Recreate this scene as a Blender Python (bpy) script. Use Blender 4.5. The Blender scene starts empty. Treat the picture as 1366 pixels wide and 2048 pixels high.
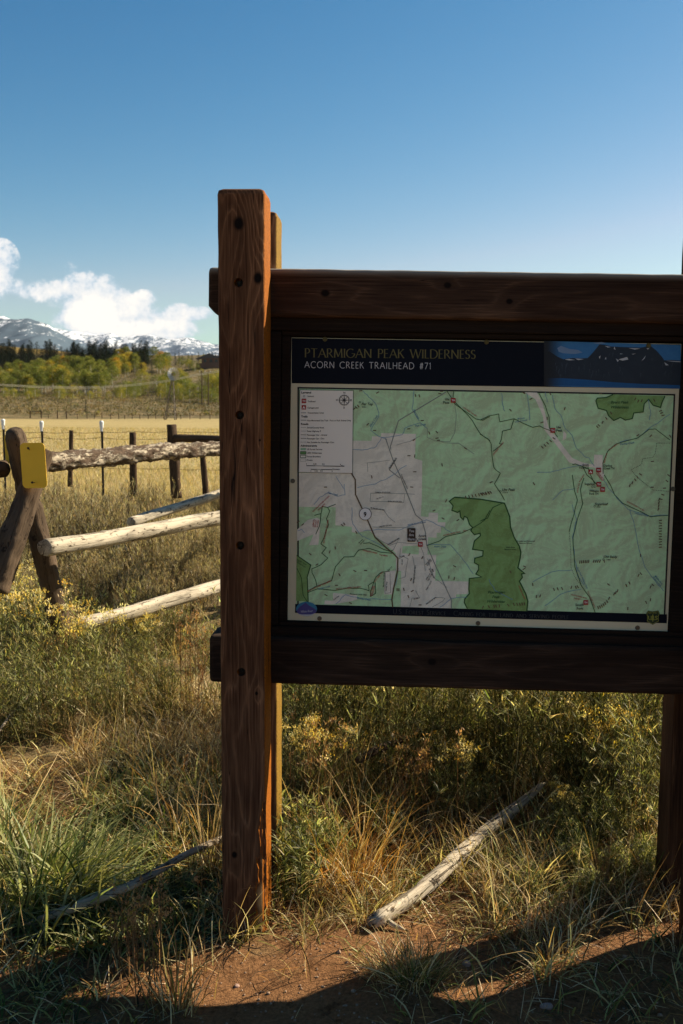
import bpy, bmesh, math, random
import numpy as np
from mathutils import Vector, Matrix
random.seed(7); rng = np.random.default_rng(11)
C = bpy.context.scene.collection
scene = bpy.context.scene
R = math.radians

# ------------------------------------------------------------------ camera
F_PX = 2000.0; EYE = 1.6; PITCH = R(6.3); ROLL = 0.0066
Fw = Vector((0, math.cos(PITCH), -math.sin(PITCH)))
Up0 = Vector((0, math.sin(PITCH), math.cos(PITCH))); Rt0 = Vector((1, 0, 0))
Rt = Rt0*math.cos(ROLL) + Up0*math.sin(ROLL); Up = Up0*math.cos(ROLL) - Rt0*math.sin(ROLL)
cam_d = bpy.data.cameras.new('camera'); cam = bpy.data.objects.new('camera', cam_d); C.objects.link(cam)
cam.matrix_world = Matrix(((Rt.x, Up.x, -Fw.x, 0), (Rt.y, Up.y, -Fw.y, 0), (Rt.z, Up.z, -Fw.z, EYE), (0, 0, 0, 1)))
cam_d.sensor_fit = 'VERTICAL'; cam_d.sensor_height = 36; cam_d.sensor_width = 24
cam_d.lens = F_PX/2048*36; cam_d.clip_start = 0.05; cam_d.clip_end = 60000
cam_d.dof.use_dof = True; cam_d.dof.focus_distance = 3.0; cam_d.dof.aperture_fstop = 9.0
scene.camera = cam
scene.view_settings.view_transform = 'Standard'; scene.view_settings.look = 'None'
scene.view_settings.gamma = 1; scene.view_settings.exposure = 1.15

def ray(px, py): return Fw + Rt*((px-683)/F_PX) - Up*((py-1024)/F_PX)
def at_dist(px, py, D):                       # point on the ray at forward distance D
    d = ray(px, py); return Vector((0, 0, EYE)) + d*(D/d.y)
def on_ground(px, py, z=0.0):
    d = ray(px, py); return Vector((0, 0, EYE)) + d*((z-EYE)/d.z)
def elev(py): return math.atan((1024-py)/F_PX) - PITCH

# ------------------------------------------------------------------ sun and sky
SUN = Vector((1.30, 0.74, 1.0)).normalized()
sl = bpy.data.lights.new('sun', 'SUN'); sl.energy = 5.0; sl.angle = R(0.53); sl.color = (1.0, 0.87, 0.66)
so = bpy.data.objects.new('sun', sl); C.objects.link(so); so.location = (20, 12, 15)
so.rotation_euler = SUN.to_track_quat('Z', 'Y').to_euler()

class NT:
    def __init__(s, tree): s.t = tree; s.N = tree.nodes; s.L = tree.links
    def put(s, sock, v):
        if isinstance(v, bpy.types.NodeSocket): s.L.new(v, sock)
        elif isinstance(v, (tuple, list)) and sock.type == 'RGBA' and len(v) == 3: sock.default_value = (*v, 1)
        else: sock.default_value = v
    def n(s, typ, props=None, **ins):
        nd = s.N.new(typ)
        for k, v in (props or {}).items(): setattr(nd, k, v)
        for k, v in ins.items():
            key = int(k[1:]) if k[0] == 'i' and k[1:].isdigit() else k.replace('_', ' ')
            s.put(nd.inputs[key], v)
        return nd
    def m(s, op, a, b=0.0, c=None):
        nd = s.N.new('ShaderNodeMath'); nd.operation = op; s.put(nd.inputs[0], a); s.put(nd.inputs[1], b)
        if c is not None: s.put(nd.inputs[2], c)
        return nd.outputs[0]
    def noise(s, vec, scale, detail=4, rough=0.5, dist=0.0):
        return s.n('ShaderNodeTexNoise', Vector=vec, Scale=scale, Detail=detail, Roughness=rough, Distortion=dist).outputs['Fac']
    def ramp(s, fac, stops, interp='LINEAR'):
        nd = s.N.new('ShaderNodeValToRGB'); cr = nd.color_ramp; cr.interpolation = interp
        while len(cr.elements) < len(stops): cr.elements.new(0.5)
        for e, (p, c) in zip(cr.elements, stops):
            e.position = p; e.color = (*c, 1) if isinstance(c, (tuple, list)) else (c, c, c, 1)
        s.put(nd.inputs[0], fac); return nd.outputs[0]
    def mix(s, fac, a, b, mode='MIX'):
        nd = s.N.new('ShaderNodeMix'); nd.data_type = 'RGBA'; nd.blend_type = mode
        s.put(nd.inputs[0], fac); s.put(nd.inputs[6], a); s.put(nd.inputs[7], b); return nd.outputs[2]
    def smooth(s, x, lo, hi):
        nd = s.N.new('ShaderNodeMapRange'); nd.interpolation_type = 'SMOOTHSTEP'
        s.put(nd.inputs[0], x); nd.inputs[1].default_value = lo; nd.inputs[2].default_value = hi
        return nd.outputs[0]
    def xyz(s, v):
        nd = s.n('ShaderNodeSeparateXYZ', Vector=v); return nd.outputs[0], nd.outputs[1], nd.outputs[2]
    def vec(s, x, y, z):
        return s.n('ShaderNodeCombineXYZ', X=x, Y=y, Z=z).outputs[0]
    def scale(s, v, sc):
        nd = s.N.new('ShaderNodeMapping'); s.put(nd.inputs['Vector'], v); nd.inputs['Scale'].default_value = sc; return nd.outputs[0]

world = bpy.data.worlds.new('World'); scene.world = world; world.use_nodes = True
w = NT(world.node_tree); w.N.clear()
SKY_STRENGTH = 0.05
sky = w.N.new('ShaderNodeTexSky'); sky.sky_type = 'NISHITA'; sky.sun_disc = False
sky.sun_elevation = math.asin(SUN.z); sky.sun_rotation = math.atan2(SUN.x, SUN.y)
sky.altitude = 1800; sky.air_density = 1.15; sky.dust_density = 1.3; sky.ozone_density = 1.6
tc = w.N.new('ShaderNodeTexCoord')
dx, dy, dz = w.xyz(tc.outputs['Generated'])
safe = w.m('MAXIMUM', dy, 0.02)
gx = w.m('DIVIDE', dx, safe); gz_ = w.m('DIVIDE', dz, safe)
cv = w.vec(gx, gz_, 0.0)
wob = w.noise(cv, 9.0, 8, 0.62); wob2 = w.noise(cv, 42.0, 9, 0.70)
blobs = [(12, 535, 42, 48, 1.0), (10, 585, 60, 34, .8), (85, 588, 70, 28, .95), (150, 562, 48, 36, 1.0), (185, 612, 90, 62, 1.5),
         (225, 640, 100, 60, 1.6), (292, 603, 30, 18, .95), (355, 640, 52, 30, 1.0), (395, 632, 34, 16, .7), (300, 668, 120, 26, 1.3),
         (140, 655, 60, 30, 1.0), (-120, 560, 120, 70, 1.1), (-330, 600, 150, 60, 1.0), (560, 660, 120, 26, .9), (900, 640, 180, 30, .9),
         (1500, 620, 200, 50, 1.0)]
acc = None
for (bx, by, rx, ry, amp) in blobs:
    ux = w.m('MULTIPLY', w.m('SUBTRACT', gx, (bx-683)/F_PX), F_PX/rx)
    uz = w.m('MULTIPLY', w.m('SUBTRACT', gz_, (803-by)/F_PX), F_PX/ry)
    q = w.m('ADD', w.m('MULTIPLY', ux, ux), w.m('MULTIPLY', uz, uz))
    g = w.m('MULTIPLY', w.m('MAXIMUM', w.m('SUBTRACT', 1.0, q), 0.0), amp)
    acc = g if acc is None else w.m('ADD', acc, g)
den = w.m('ADD', acc, w.m('ADD', w.m('MULTIPLY', w.m('SUBTRACT', wob, 0.5), 4.6), w.m('MULTIPLY', w.m('SUBTRACT', wob2, 0.5), 3.6)))
den = w.m('MULTIPLY', den, w.smooth(acc, 0.0, 0.12))
mask = w.smooth(den, 0.08, 0.95)
mask = w.m('MULTIPLY', mask, w.m('GREATER_THAN', dy, 0.05))
ccol = w.ramp(w.m('ADD', w.m('MULTIPLY', den, 0.5), w.m('MULTIPLY', w.m('SUBTRACT', wob2, 0.5), 1.6)), [(0.1, (0.25, 0.31, 0.37)), (0.5, (0.39, 0.40, 0.41)), (1.0, (0.50, 0.475, 0.44))])
bg = w.N.new('ShaderNodeBackground')
sep = w.n('ShaderNodeSeparateColor', Color=sky.outputs[0])
rc = w.m('MULTIPLY', w.m('POWER', sep.outputs[0], 2.5), 0.140); gc = w.m('MULTIPLY', w.m('POWER', sep.outputs[1], 1.38), 0.525); bc = w.m('MULTIPLY', w.m('POWER', sep.outputs[2], 1.05), 0.87)
skyc = w.n('ShaderNodeCombineColor', Red=w.m('MINIMUM', rc, w.m('MULTIPLY', gc, 0.72)), Green=gc, Blue=bc).outputs[0]
cl10 = w.mix(1.0, ccol, (1/SKY_STRENGTH,)*3, 'MULTIPLY')
w.L.new(w.mix(mask, skyc, cl10), bg.inputs['Color']); bg.inputs['Strength'].default_value = SKY_STRENGTH
wo = w.N.new('ShaderNodeOutputWorld'); w.L.new(bg.outputs[0], wo.inputs[0])

# ------------------------------------------------------------------ helpers
WM = {}
def tag(o, label=None, cat=None, group=None, kind=None):
    if label: o['label'] = label
    if cat: o['category'] = cat
    if group: o['group'] = group
    if kind: o['kind'] = kind
    return o
def link(o, parent=None, M=None):
    C.objects.link(o); M = M or Matrix.Identity(4); WM[o.name] = M
    if parent: o.parent = parent; o.matrix_basis = WM[parent.name].inverted() @ M
    else: o.matrix_basis = M
    return o
def empty(name, loc, label, cat, group=None):
    o = bpy.data.objects.new(name, None); link(o, None, Matrix.Translation(loc)); return tag(o, label, cat, group)
def mesh_from(name, verts, faces, mat=None, cols=None, smooth=False, nper=None):
    me = bpy.data.meshes.new(name)
    if isinstance(faces, np.ndarray):
        nf, k = faces.shape; verts = np.asarray(verts, dtype=np.float32)
        me.vertices.add(len(verts)); me.vertices.foreach_set('co', verts.ravel())
        me.loops.add(nf*k); me.loops.foreach_set('vertex_index', faces.astype(np.int32).ravel())
        me.polygons.add(nf); me.polygons.foreach_set('loop_start', np.arange(0, nf*k, k, dtype=np.int32))
        me.polygons.foreach_set('loop_total', np.full(nf, k, dtype=np.int32))
        if smooth: me.polygons.foreach_set('use_smooth', np.ones(nf, dtype=bool))
        me.update(calc_edges=True)
    else:
        me.from_pydata([tuple(v) for v in verts], [], faces)
        if smooth:
            for p in me.polygons: p.use_smooth = True
    if cols is not None:
        a = me.color_attributes.new('Col', 'FLOAT_COLOR', 'POINT')
        c4 = np.ones((len(verts), 4), dtype=np.float32); c4[:, :3] = cols; a.data.foreach_set('color', c4.ravel())
    if mat: me.materials.append(mat)
    return me
def obj(name, verts, faces, mat, parent=None, M=None, cols=None, smooth=False):
    o = bpy.data.objects.new(name, mesh_from(name, verts, faces, mat, cols, smooth)); return link(o, parent, M)
class MB:                                     # collects polygons
    def __init__(s): s.v = []; s.f = []
    def add(s, vs, fs):
        b = len(s.v); s.v += [tuple(v) for v in vs]; s.f += [tuple(i+b for i in f) for f in fs]
    def box(s, c, size, rot=None):
        vs = [Vector((sx*size[0]/2, sy*size[1]/2, sz*size[2]/2)) for sx in (-1, 1) for sy in (-1, 1) for sz in (-1, 1)]
        if rot: vs = [rot @ v for v in vs]
        s.add([v+Vector(c) for v in vs], [(0, 1, 3, 2), (4, 6, 7, 5), (0, 4, 5, 1), (2, 3, 7, 6), (0, 2, 6, 4), (1, 5, 7, 3)])
    def bar(s, a, b, r, n=6, r2=None):
        a, b = Vector(a), Vector(b); r2 = r if r2 is None else r2
        q = (b-a).to_track_quat('Z', 'Y'); vs = []
        for p, rr in ((a, r), (b, r2)):
            vs += [p + q @ Vector((rr*math.cos(k*2*math.pi/n), rr*math.sin(k*2*math.pi/n), 0)) for k in range(n)]
        s.add(vs, [(k, (k+1) % n, n+(k+1) % n, n+k) for k in range(n)] + [tuple(range(n-1, -1, -1)), tuple(range(n, 2*n))])
    def tube(s, pts, rs, n=8):
        pts = [Vector(p) for p in pts]; vs = []; fs = []
        for i, p in enumerate(pts):
            d = (pts[min(i+1, len(pts)-1)]-pts[max(i-1, 0)]).normalized(); q = d.to_track_quat('Z', 'Y')
            vs += [p + q @ Vector((rs[i]*math.cos(k*2*math.pi/n), rs[i]*math.sin(k*2*math.pi/n), 0)) for k in range(n)]
        for i in range(len(pts)-1):
            fs += [(i*n+k, i*n+(k+1) % n, (i+1)*n+(k+1) % n, (i+1)*n+k) for k in range(n)]
        fs += [tuple(range(n-1, -1, -1)), tuple(range((len(pts)-1)*n, len(pts)*n))]
        s.add(vs, fs)
    def build(s, name, mat, parent=None, M=None, smooth=False):
        M = M or (WM[parent.name] if parent else Matrix.Identity(4))
        inv = M.inverted(); return obj(name, [inv @ Vector(v) for v in s.v], s.f, mat, parent, M, smooth=smooth)

MATS = {}
def simple(name, col, rough=0.7, metal=0.0, spec=0.3, var=0.15, scale=8.0, bump=0.0):
    if name in MATS: return MATS[name]
    m = bpy.data.materials.new(name); m.use_nodes = True; t = NT(m.node_tree); b = t.N['Principled BSDF']
    co = t.N.new('ShaderNodeTexCoord').outputs['Object']
    nz = t.noise(co, scale, 5, 0.6)
    t.put(b.inputs['Base Color'], t.mix(nz, tuple(c*(1-var) for c in col), tuple(min(1, c*(1+var)) for c in col)))
    b.inputs['Roughness'].default_value = rough; b.inputs['Metallic'].default_value = metal; b.inputs['Specular IOR Level'].default_value = spec
    if bump:
        bp = t.n('ShaderNodeBump', Strength=bump, Distance=0.01, Height=t.noise(co, scale*4, 5, 0.6)); t.L.new(bp.outputs[0], b.inputs['Normal'])
    MATS[name] = m; return m

def foliage_mat(name, transl=0.35, rough=0.55, tint=(1, 1, 1), spec=0.25):
    m = bpy.data.materials.new(name); m.use_nodes = True; t = NT(m.node_tree); b = t.N['Principled BSDF']
    col = t.n('ShaderNodeAttribute', {'attribute_name': 'Col'}).outputs['Color']
    geo = t.n('ShaderNodeNewGeometry')
    v = t.noise(geo.outputs['Position'], 3.0, 3, 0.6)
    col = t.mix(1.0, col, t.ramp(v, [(0.3, (0.8*tint[0], 0.82*tint[1], 0.8*tint[2])), (0.7, (1.15*tint[0], 1.12*tint[1], 1.05*tint[2]))]), 'MULTIPLY')
    t.put(b.inputs['Base Color'], col); b.inputs['Roughness'].default_value = rough; b.inputs['Specular IOR Level'].default_value = spec
    tr = t.n('ShaderNodeBsdfTranslucent', Color=t.mix(1.0, col, (1.25, 1.2, 0.7), 'MULTIPLY'))
    mx = t.n('ShaderNodeMixShader', Fac=transl); t.L.new(b.outputs[0], mx.inputs[1]); t.L.new(tr.outputs[0], mx.inputs[2])
    t.L.new(mx.outputs[0], t.N['Material Output'].inputs[0]); return m
M_LEAF = foliage_mat('plant_leaf', 0.50, 0.5, spec=0.25); M_GRASS = foliage_mat('grass_blade', 0.36, 0.5, spec=0.25)
M_TREE = foliage_mat('tree_leaf', 0.25, 0.7, spec=0.1); M_NEEDLE = foliage_mat('needles', 0.05, 0.8, spec=0.05)

def crackmix(t, co, col):                     # long drying checks along the grain
    c_ = t.noise(t.scale(co, (1.1, 34, 34)), 1.0, 2, 0.5); gate = t.smooth(t.noise(t.scale(co, (1.7, 9, 9)), 1.0, 2, 0.5), 0.52, 0.62)
    ln_ = t.m('SUBTRACT', 1.0, t.smooth(t.m('ABSOLUTE', t.m('SUBTRACT', c_, 0.5)), 0.0, 0.010))
    return t.mix(t.m('MULTIPLY', ln_, gate), col, (0.008, 0.005, 0.004))
# timber: local X runs along the grain, local Y is depth (front face at -Y), local Z is across the face
def timber_mat(name, dark, light, pith=(0.06, 0.01), freq=150.0, knots=(), raw=None, bump=0.6, wob=0.03, face=None, grime=0.5):
    m = bpy.data.materials.new(name); m.use_nodes = True; t = NT(m.node_tree); b = t.N['Principled BSDF']
    co = t.N.new('ShaderNodeTexCoord').outputs['Object']
    x, y, z = t.xyz(co)
    lo = t.noise(t.scale(co, (0.75, 3.0, 7.0)), 1.0, 2, 0.4)
    lo2 = t.noise(t.scale(co, (1.1, 3.0, 4.0)), 1.7, 3, 0.5)
    py_ = t.m('SUBTRACT', y, t.m('ADD', pith[0], t.m('MULTIPLY', t.m('SUBTRACT', lo, 0.5), wob*6)))
    pz_ = t.m('SUBTRACT', z, t.m('ADD', pith[1], t.m('MULTIPLY', t.m('SUBTRACT', lo2, 0.5), wob*2)))
    r = t.m('SQRT', t.m('ADD', t.m('MULTIPLY', py_, py_), t.m('MULTIPLY', pz_, pz_)))
    kmask = None
    for (kx, kz, kr) in knots:
        ax = t.m('DIVIDE', t.m('SUBTRACT', x, kx), kr*3.4); az = t.m('DIVIDE', t.m('SUBTRACT', z, kz), kr*1.3)
        e = t.m('EXPONENT', t.m('MULTIPLY', t.m('ADD', t.m('MULTIPLY', ax, ax), t.m('MULTIPLY', az, az)), -1.0))
        r = t.m('ADD', r, t.m('MULTIPLY', e, kr*0.6))
        bx_ = t.m('DIVIDE', t.m('SUBTRACT', x, kx), kr*0.75); bz_ = t.m('DIVIDE', t.m('SUBTRACT', z, kz), kr*0.6)
        k = t.m('EXPONENT', t.m('MULTIPLY', t.m('ADD', t.m('MULTIPLY', bx_, bx_), t.m('MULTIPLY', bz_, bz_)), -1.0))
        kmask = k if kmask is None else t.m('MAXIMUM', kmask, k)
    fine = t.noise(t.scale(co, (6, 260, 260)), 1.0, 3, 0.6)
    ring = t.m('FRACT', t.m('ADD', t.m('MULTIPLY', r, freq), t.m('MULTIPLY', fine, 0.5)))
    ringc = t.ramp(ring, [(0.0, 0.9), (0.10, 0.35), (0.55, 0.12), (0.85, 0.35), (1.0, 1.0)])
    blot = t.noise(t.scale(co, (3, 12, 14)), 1.0, 4, 0.6)
    fac = t.m('ADD', t.m('MULTIPLY', ringc, 0.62), t.m('MULTIPLY', t.m('SUBTRACT', fine, 0.42), 1.25))
    fac = t.m('MULTIPLY', fac, t.smooth(blot, 0.22, 0.68))
    col = t.mix(fac, dark, light)
    wash = t.noise(t.scale(co, (1.3, 8, 10)), 1.0, 3, 0.5)
    col = t.mix(t.m('MULTIPLY', t.smooth(wash, 0.45, 0.75), grime), col, tuple(c*0.35 for c in dark))
    if kmask is not None: col = t.mix(t.smooth(kmask, 0.25, 0.8), col, (0.006, 0.004, 0.003))
    if raw:                                   # bare wood exposed where the corner has split away
        a = t.n('ShaderNodeAttribute', {'attribute_name': 'Col'}).outputs['Fac']
        col = t.mix(a, col, t.mix(fine, raw, tuple(c*0.45 for c in raw)))
    if face:                                  # right side coloured brighter orange for the sunlight falling on it
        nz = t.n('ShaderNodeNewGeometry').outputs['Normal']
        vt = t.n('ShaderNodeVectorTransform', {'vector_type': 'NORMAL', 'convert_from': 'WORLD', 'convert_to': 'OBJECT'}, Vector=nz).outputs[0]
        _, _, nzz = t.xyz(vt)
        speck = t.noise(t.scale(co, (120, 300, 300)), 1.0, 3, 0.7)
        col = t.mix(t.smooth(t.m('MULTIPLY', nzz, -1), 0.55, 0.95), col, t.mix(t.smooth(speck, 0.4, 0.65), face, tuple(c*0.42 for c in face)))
    t.put(b.inputs['Base Color'], crackmix(t, co, col)); b.inputs['Roughness'].default_value = 0.85; b.inputs['Specular IOR Level'].default_value = 0.12
    hgt = t.m('ADD', ringc, t.m('MULTIPLY', fine, 0.8))
    bp = t.n('ShaderNodeBump', Strength=bump, Distance=0.0015, Height=hgt); t.L.new(bp.outputs[0], b.inputs['Normal'])
    return m

def frame_matrix(p0, xdir, ydir):             # local X along xdir, local Y towards ydir
    X = Vector(xdir).normalized(); Y = Vector(ydir); Y = (Y - X*Y.dot(X)).normalized(); Z = X.cross(Y)
    return Matrix(((X.x, Y.x, Z.x, p0[0]), (X.y, Y.y, Z.y, p0[1]), (X.z, Y.z, Z.z, p0[2]), (0, 0, 0, 1)))

def rrect(hy, hz, r, n=4):                    # rounded rectangle, counter clockwise in (y, z)
    pts = []
    for (sy, sz, a0) in ((1, 1, 0), (-1, 1, 90), (-1, -1, 180), (1, -1, 270)):
        for k in range(n+1):
            a = R(a0 + 90*k/n); pts.append((sy*(hy-r)+r*math.cos(a), sz*(hz-r)+r*math.sin(a)))
    return pts
def rrect_dense(hy, hz, r):
    base = rrect(hy, hz, r); out = []
    for a, b in zip(base, base[1:]+base[:1]):
        out.append(a); L = math.dist(a, b)
        if L > r*1.2:
            for t in (.05, .1, .16, .3, .5, .7, .84, .9, .95): out.append((a[0]+(b[0]-a[0])*t, a[1]+(b[1]-a[1])*t))
    return out
def timber_mesh(L, W, H, r=0.012, end=0.014, step=0.02, damage=None, jit=0.0012, endshape=None):
    prof = rrect_dense(W/2, H/2, r); n = len(prof)
    xs = [0, end*0.3, end] + list(np.linspace(end, L-end, max(3, int(L/step)))[1:-1]) + [L-end, L-end*0.3, L]
    sh = [1-1.0*end/min(W, H)*1.4, 1-0.35*end/min(W, H), 1] + [1]*(len(xs)-6) + [1, 1-0.35*end/min(W, H), 1-1.0*end/min(W, H)*1.4]
    V = []; cols = []
    ph = [random.uniform(0, 6) for _ in range(4)]
    for x, s_ in zip(xs, sh):
        for (y, z) in prof:
            j = jit*(math.sin(x*23+ph[0]+z*40)+math.sin(x*57+ph[1]+y*60))
            yy, zz = y*s_*(1+j*4), z*s_*(1+j*4); d = 0.0
            if damage:
                d = damage(x, y, z); yy += d*0.009; zz += d*0.009
            xx = x
            if endshape: xx, yy, zz = endshape(x, yy, zz)
            V.append((xx, yy, zz)); cols.append((min(1, d*1.6),)*3)
    Fc = []
    for i in range(len(xs)-1):
        Fc += [(i*n+k, i*n+(k+1) % n, (i+1)*n+(k+1) % n, (i+1)*n+k) for k in range(n)]
    Fc = [f[::-1] for f in Fc]
    Fc += [tuple(range(n)), tuple(range(len(xs)*n-1, (len(xs)-1)*n-1, -1))]
    return V, [tuple(f) for f in Fc], np.array(cols)

# ------------------------------------------------------------------ terrain
PXK = [-900, 0, 200, 330, 430, 700, 1600]
RHO = [0, 15, 40, 90, 200, 300, 400, 550, 750, 1000, 1700, 5000]
def zz_(rho, py): return EYE + math.tan(elev(py))*rho
TAB = []
for row in ([838, 806, 786, 764, 737, 724, 700], [838, 806, 786, 764, 737, 724, 702], [838, 803, 783, 757, 728, 719, 716], [838, 806, 774, 742, 724, 719, 718],
            [838, 811, 781, 733, 719, 716, 716], [838, 806, 776, 740, 722, 716, 714], [838, 800, 780, 745, 728, 716, 712]):
    zs = [0, 0, -0.1, -0.55] + [zz_(r_, p_) for r_, p_ in zip(RHO[4:11], row)]
    TAB.append(zs + [zs[-1]+20])
TAB = np.array(TAB)
def gz(x, y):
    x = np.asarray(x, float); y = np.asarray(y, float)
    rho = np.sqrt(x*x+y*y); X = np.where(y > 0.3, 683+F_PX*x/np.maximum(y, 0.3), np.where(x < 0, -900, 1600)); X = np.clip(X, -900, 1600)
    cols = np.array([np.interp(rho, RHO, TAB[k]) for k in range(len(PXK))])
    fi = np.interp(X, PXK, np.arange(len(PXK))); i0 = np.minimum(fi.astype(int), len(PXK)-2); f = fi-i0
    f = f*f*(3-2*f)
    if rho.ndim == 0: z = cols[i0]*(1-f)+cols[i0+1]*f
    else: z = np.take_along_axis(cols, i0[None], 0)[0]*(1-f)+np.take_along_axis(cols, i0[None]+1, 0)[0]*f
    near = np.exp(-(rho/14)**2)
    z = z + near*(0.018*np.sin(x*3.1+1)*np.cos(y*2.7)+0.010*np.sin(x*7.3+y*5.1)+0.006*np.sin(x*17-y*13))
    far = np.clip((rho-60)/300, 0, 1)
    z = z + far*(1.6*np.sin(x*0.021+1.3)*np.cos(y*0.017)+0.7*np.sin(x*0.06+y*0.045))
    return z
def G(x, y): return float(gz(np.array([x, x]), np.array([y, y]))[0])

def ground_mat():
    m = bpy.data.materials.new('ground'); m.use_nodes = True; t = NT(m.node_tree); b = t.N['Principled BSDF']
    pos = t.n('ShaderNodeNewGeometry').outputs['Position']; x, y, z = t.xyz(pos)
    rho = t.m('SQRT', t.m('ADD', t.m('MULTIPLY', x, x), t.m('MULTIPLY', y, y)))
    n1 = t.noise(pos, 1.3, 5, 0.6); n2 = t.noise(pos, 9, 6, 0.65); n3 = t.noise(pos, 90, 6, 0.7)
    vor = t.n('ShaderNodeTexVoronoi', {'feature': 'F1'}, Vector=pos, Scale=70.0).outputs['Distance']
    dirt = t.mix(n2, (0.24, 0.112, 0.046), (0.43, 0.225, 0.10))
    dirt = t.mix(t.smooth(n3, 0.35, 0.7), t.mix(1.0, dirt, (0.62, 0.60, 0.6), 'MULTIPLY'), dirt); dirt = t.mix(t.smooth(t.noise(pos, 17, 6, 0.75), 0.52, 0.66), dirt, t.mix(1.0, dirt, (0.5, 0.46, 0.42), 'MULTIPLY'))
    litter = t.noise(t.scale(pos, (38, 120, 60)), 1.0, 5, 0.75)
    straw = t.mix(litter, (0.10, 0.065, 0.03), (0.40, 0.30, 0.15))
    near = t.mix(t.smooth(t.m('ADD', n1, t.m('MULTIPLY', t.m('SUBTRACT', rho, 3.2), 0.10)), 0.50, 0.66), dirt, straw)
    # dry meadow
    ms = t.noise(t.scale(pos, (0.35, 0.12, 1)), 1.0, 6, 0.62); mf = t.noise(t.scale(pos, (3.0, 1.2, 1)), 1.0, 6, 0.75)
    mead = t.mix(ms, (0.36, 0.27, 0.12), (0.50, 0.38, 0.19)); mead = t.mix(t.smooth(mf, 0.35, 0.7), t.mix(1.0, mead, (0.68, 0.72, 0.6), 'MULTIPLY'), mead)
    # sage hillside
    ss = t.noise(t.scale(pos, (0.020, 0.012, 0.02)), 1.0, 6, 0.6); sf = t.noise(t.scale(pos, (0.4, 0.22, 0.4)), 1.0, 6, 0.8)
    sage = t.mix(t.smooth(ss, 0.35, 0.65), (0.165, 0.125, 0.072), (0.245, 0.175, 0.085)); sage = t.mix(t.smooth(sf, 0.4, 0.62), t.mix(1.0, sage, (0.42, 0.5, 0.42), 'MULTIPLY'), sage)
    edge = t.m('ADD', rho, t.m('MULTIPLY', t.m('SUBTRACT', ss, 0.5), 20))
    farhill = t.mix(t.noise(t.scale(pos, (0.01, 0.004, 0.02)), 1.0, 5, 0.6), (0.14, 0.12, 0.035), (0.32, 0.19, 0.045))
    c = t.mix(t.smooth(rho, 8.5, 13.5), near, mead); c = t.mix(t.smooth(edge, 199, 206), c, sage); c = t.mix(t.smooth(rho, 1050, 1300), c, farhill)
    t.put(b.inputs['Base Color'], c); b.inputs['Roughness'].default_value = 0.95; b.inputs['Specular IOR Level'].default_value = 0.1
    n4 = t.noise(pos, 28, 7, 0.75); h = t.m('ADD', t.m('MULTIPLY', n3, 0.35), t.m('ADD', t.m('MULTIPLY', n4, 1.3), t.m('MULTIPLY', n2, 1.5)))
    bp = t.n('ShaderNodeBump', Strength=1.0, Distance=0.022, Height=h)
    bf = t.n('ShaderNodeBump', Strength=1.0, Distance=0.8, Height=t.m('MULTIPLY', sf, t.smooth(rho, 100, 250))); t.L.new(bp.outputs[0], bf.inputs['Normal'])
    t.L.new(bf.outputs[0], b.inputs['Normal']); return m
rr = np.concatenate([[0.0], np.linspace(0.4, 14, 150), np.geomspace(14.3, 5200, 170)])
na = 720; ang = np.linspace(0, 2*math.pi, na, endpoint=False)
A_, R_ = np.meshgrid(ang, rr); gx_ = R_*np.sin(A_); gy_ = R_*np.cos(A_)
V = np.stack([gx_, gy_, gz(gx_.ravel(), gy_.ravel()).reshape(gx_.shape)], -1).reshape(-1, 3)
V_ground_min = min(V[:, 2].min(), -3)
i, j = np.meshgrid(np.arange(len(rr)-1), np.arange(na), indexing='ij'); j2 = (j+1) % na
FQ = np.stack([i*na+j, (i+1)*na+j, (i+1)*na+j2, i*na+j2], -1).reshape(-1, 4)[:, ::-1]
tag(obj('ground', V, FQ.copy(), ground_mat(), smooth=True), kind='structure')

# ------------------------------------------------------------------ mountains
def vnoise(x, y, seed=0):
    xi = np.floor(x).astype(np.int64); yi = np.floor(y).astype(np.int64); fx = x-xi; fy = y-yi
    fx = fx*fx*(3-2*fx); fy = fy*fy*(3-2*fy)
    def h(a, b): return np.modf(np.abs(np.sin(a*127.1+b*311.7+seed*74.7)*43758.5453))[0]
    return (h(xi, yi)*(1-fx)+h(xi+1, yi)*fx)*(1-fy)+(h(xi, yi+1)*(1-fx)+h(xi+1, yi+1)*fx)*fy
def fbm(x, y, o=5, seed=0, ridge=False):
    s = 0; a = 0.5; tot = 0
    for k in range(o):
        n = vnoise(x*2**k, y*2**k, seed+k)
        if ridge: n = 1-np.abs(2*n-1)
        s = s+a*n; tot += a; a *= 0.5
    return s/tot
def mountain_mat(name, forest, snowline_lo, snowline_hi, snowamt):
    m = bpy.data.materials.new(name); m.use_nodes = True; t = NT(m.node_tree); b = t.N['Principled BSDF']
    g = t.n('ShaderNodeNewGeometry'); pos = g.outputs['Position']; x, y, z = t.xyz(pos)
    n1 = t.noise(t.scale(pos, (0.010, 0.003, 0.008)), 1.0, 8, 0.75); n2 = t.noise(t.scale(pos, (0.03, 0.008, 0.025)), 1.0, 6, 0.75)
    rise = t.m('DIVIDE', t.m('SUBTRACT', z, snowline_lo), snowline_hi-snowline_lo)
    s = t.m('ADD', t.m('MULTIPLY', rise, snowamt), t.m('ADD', t.m('MULTIPLY', t.m('SUBTRACT', n1, 0.5), 1.9), t.m('MULTIPLY', t.m('SUBTRACT', n2, 0.5), 1.7)))
    sm = t.smooth(s, 0.42, 0.62)
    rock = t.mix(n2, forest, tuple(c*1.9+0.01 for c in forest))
    t.put(b.inputs['Base Color'], t.mix(sm, rock, (0.66, 0.68, 0.72))); b.inputs['Roughness'].default_value = 0.9; b.inputs['Specular IOR Level'].default_value = 0.05
    return m
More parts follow.
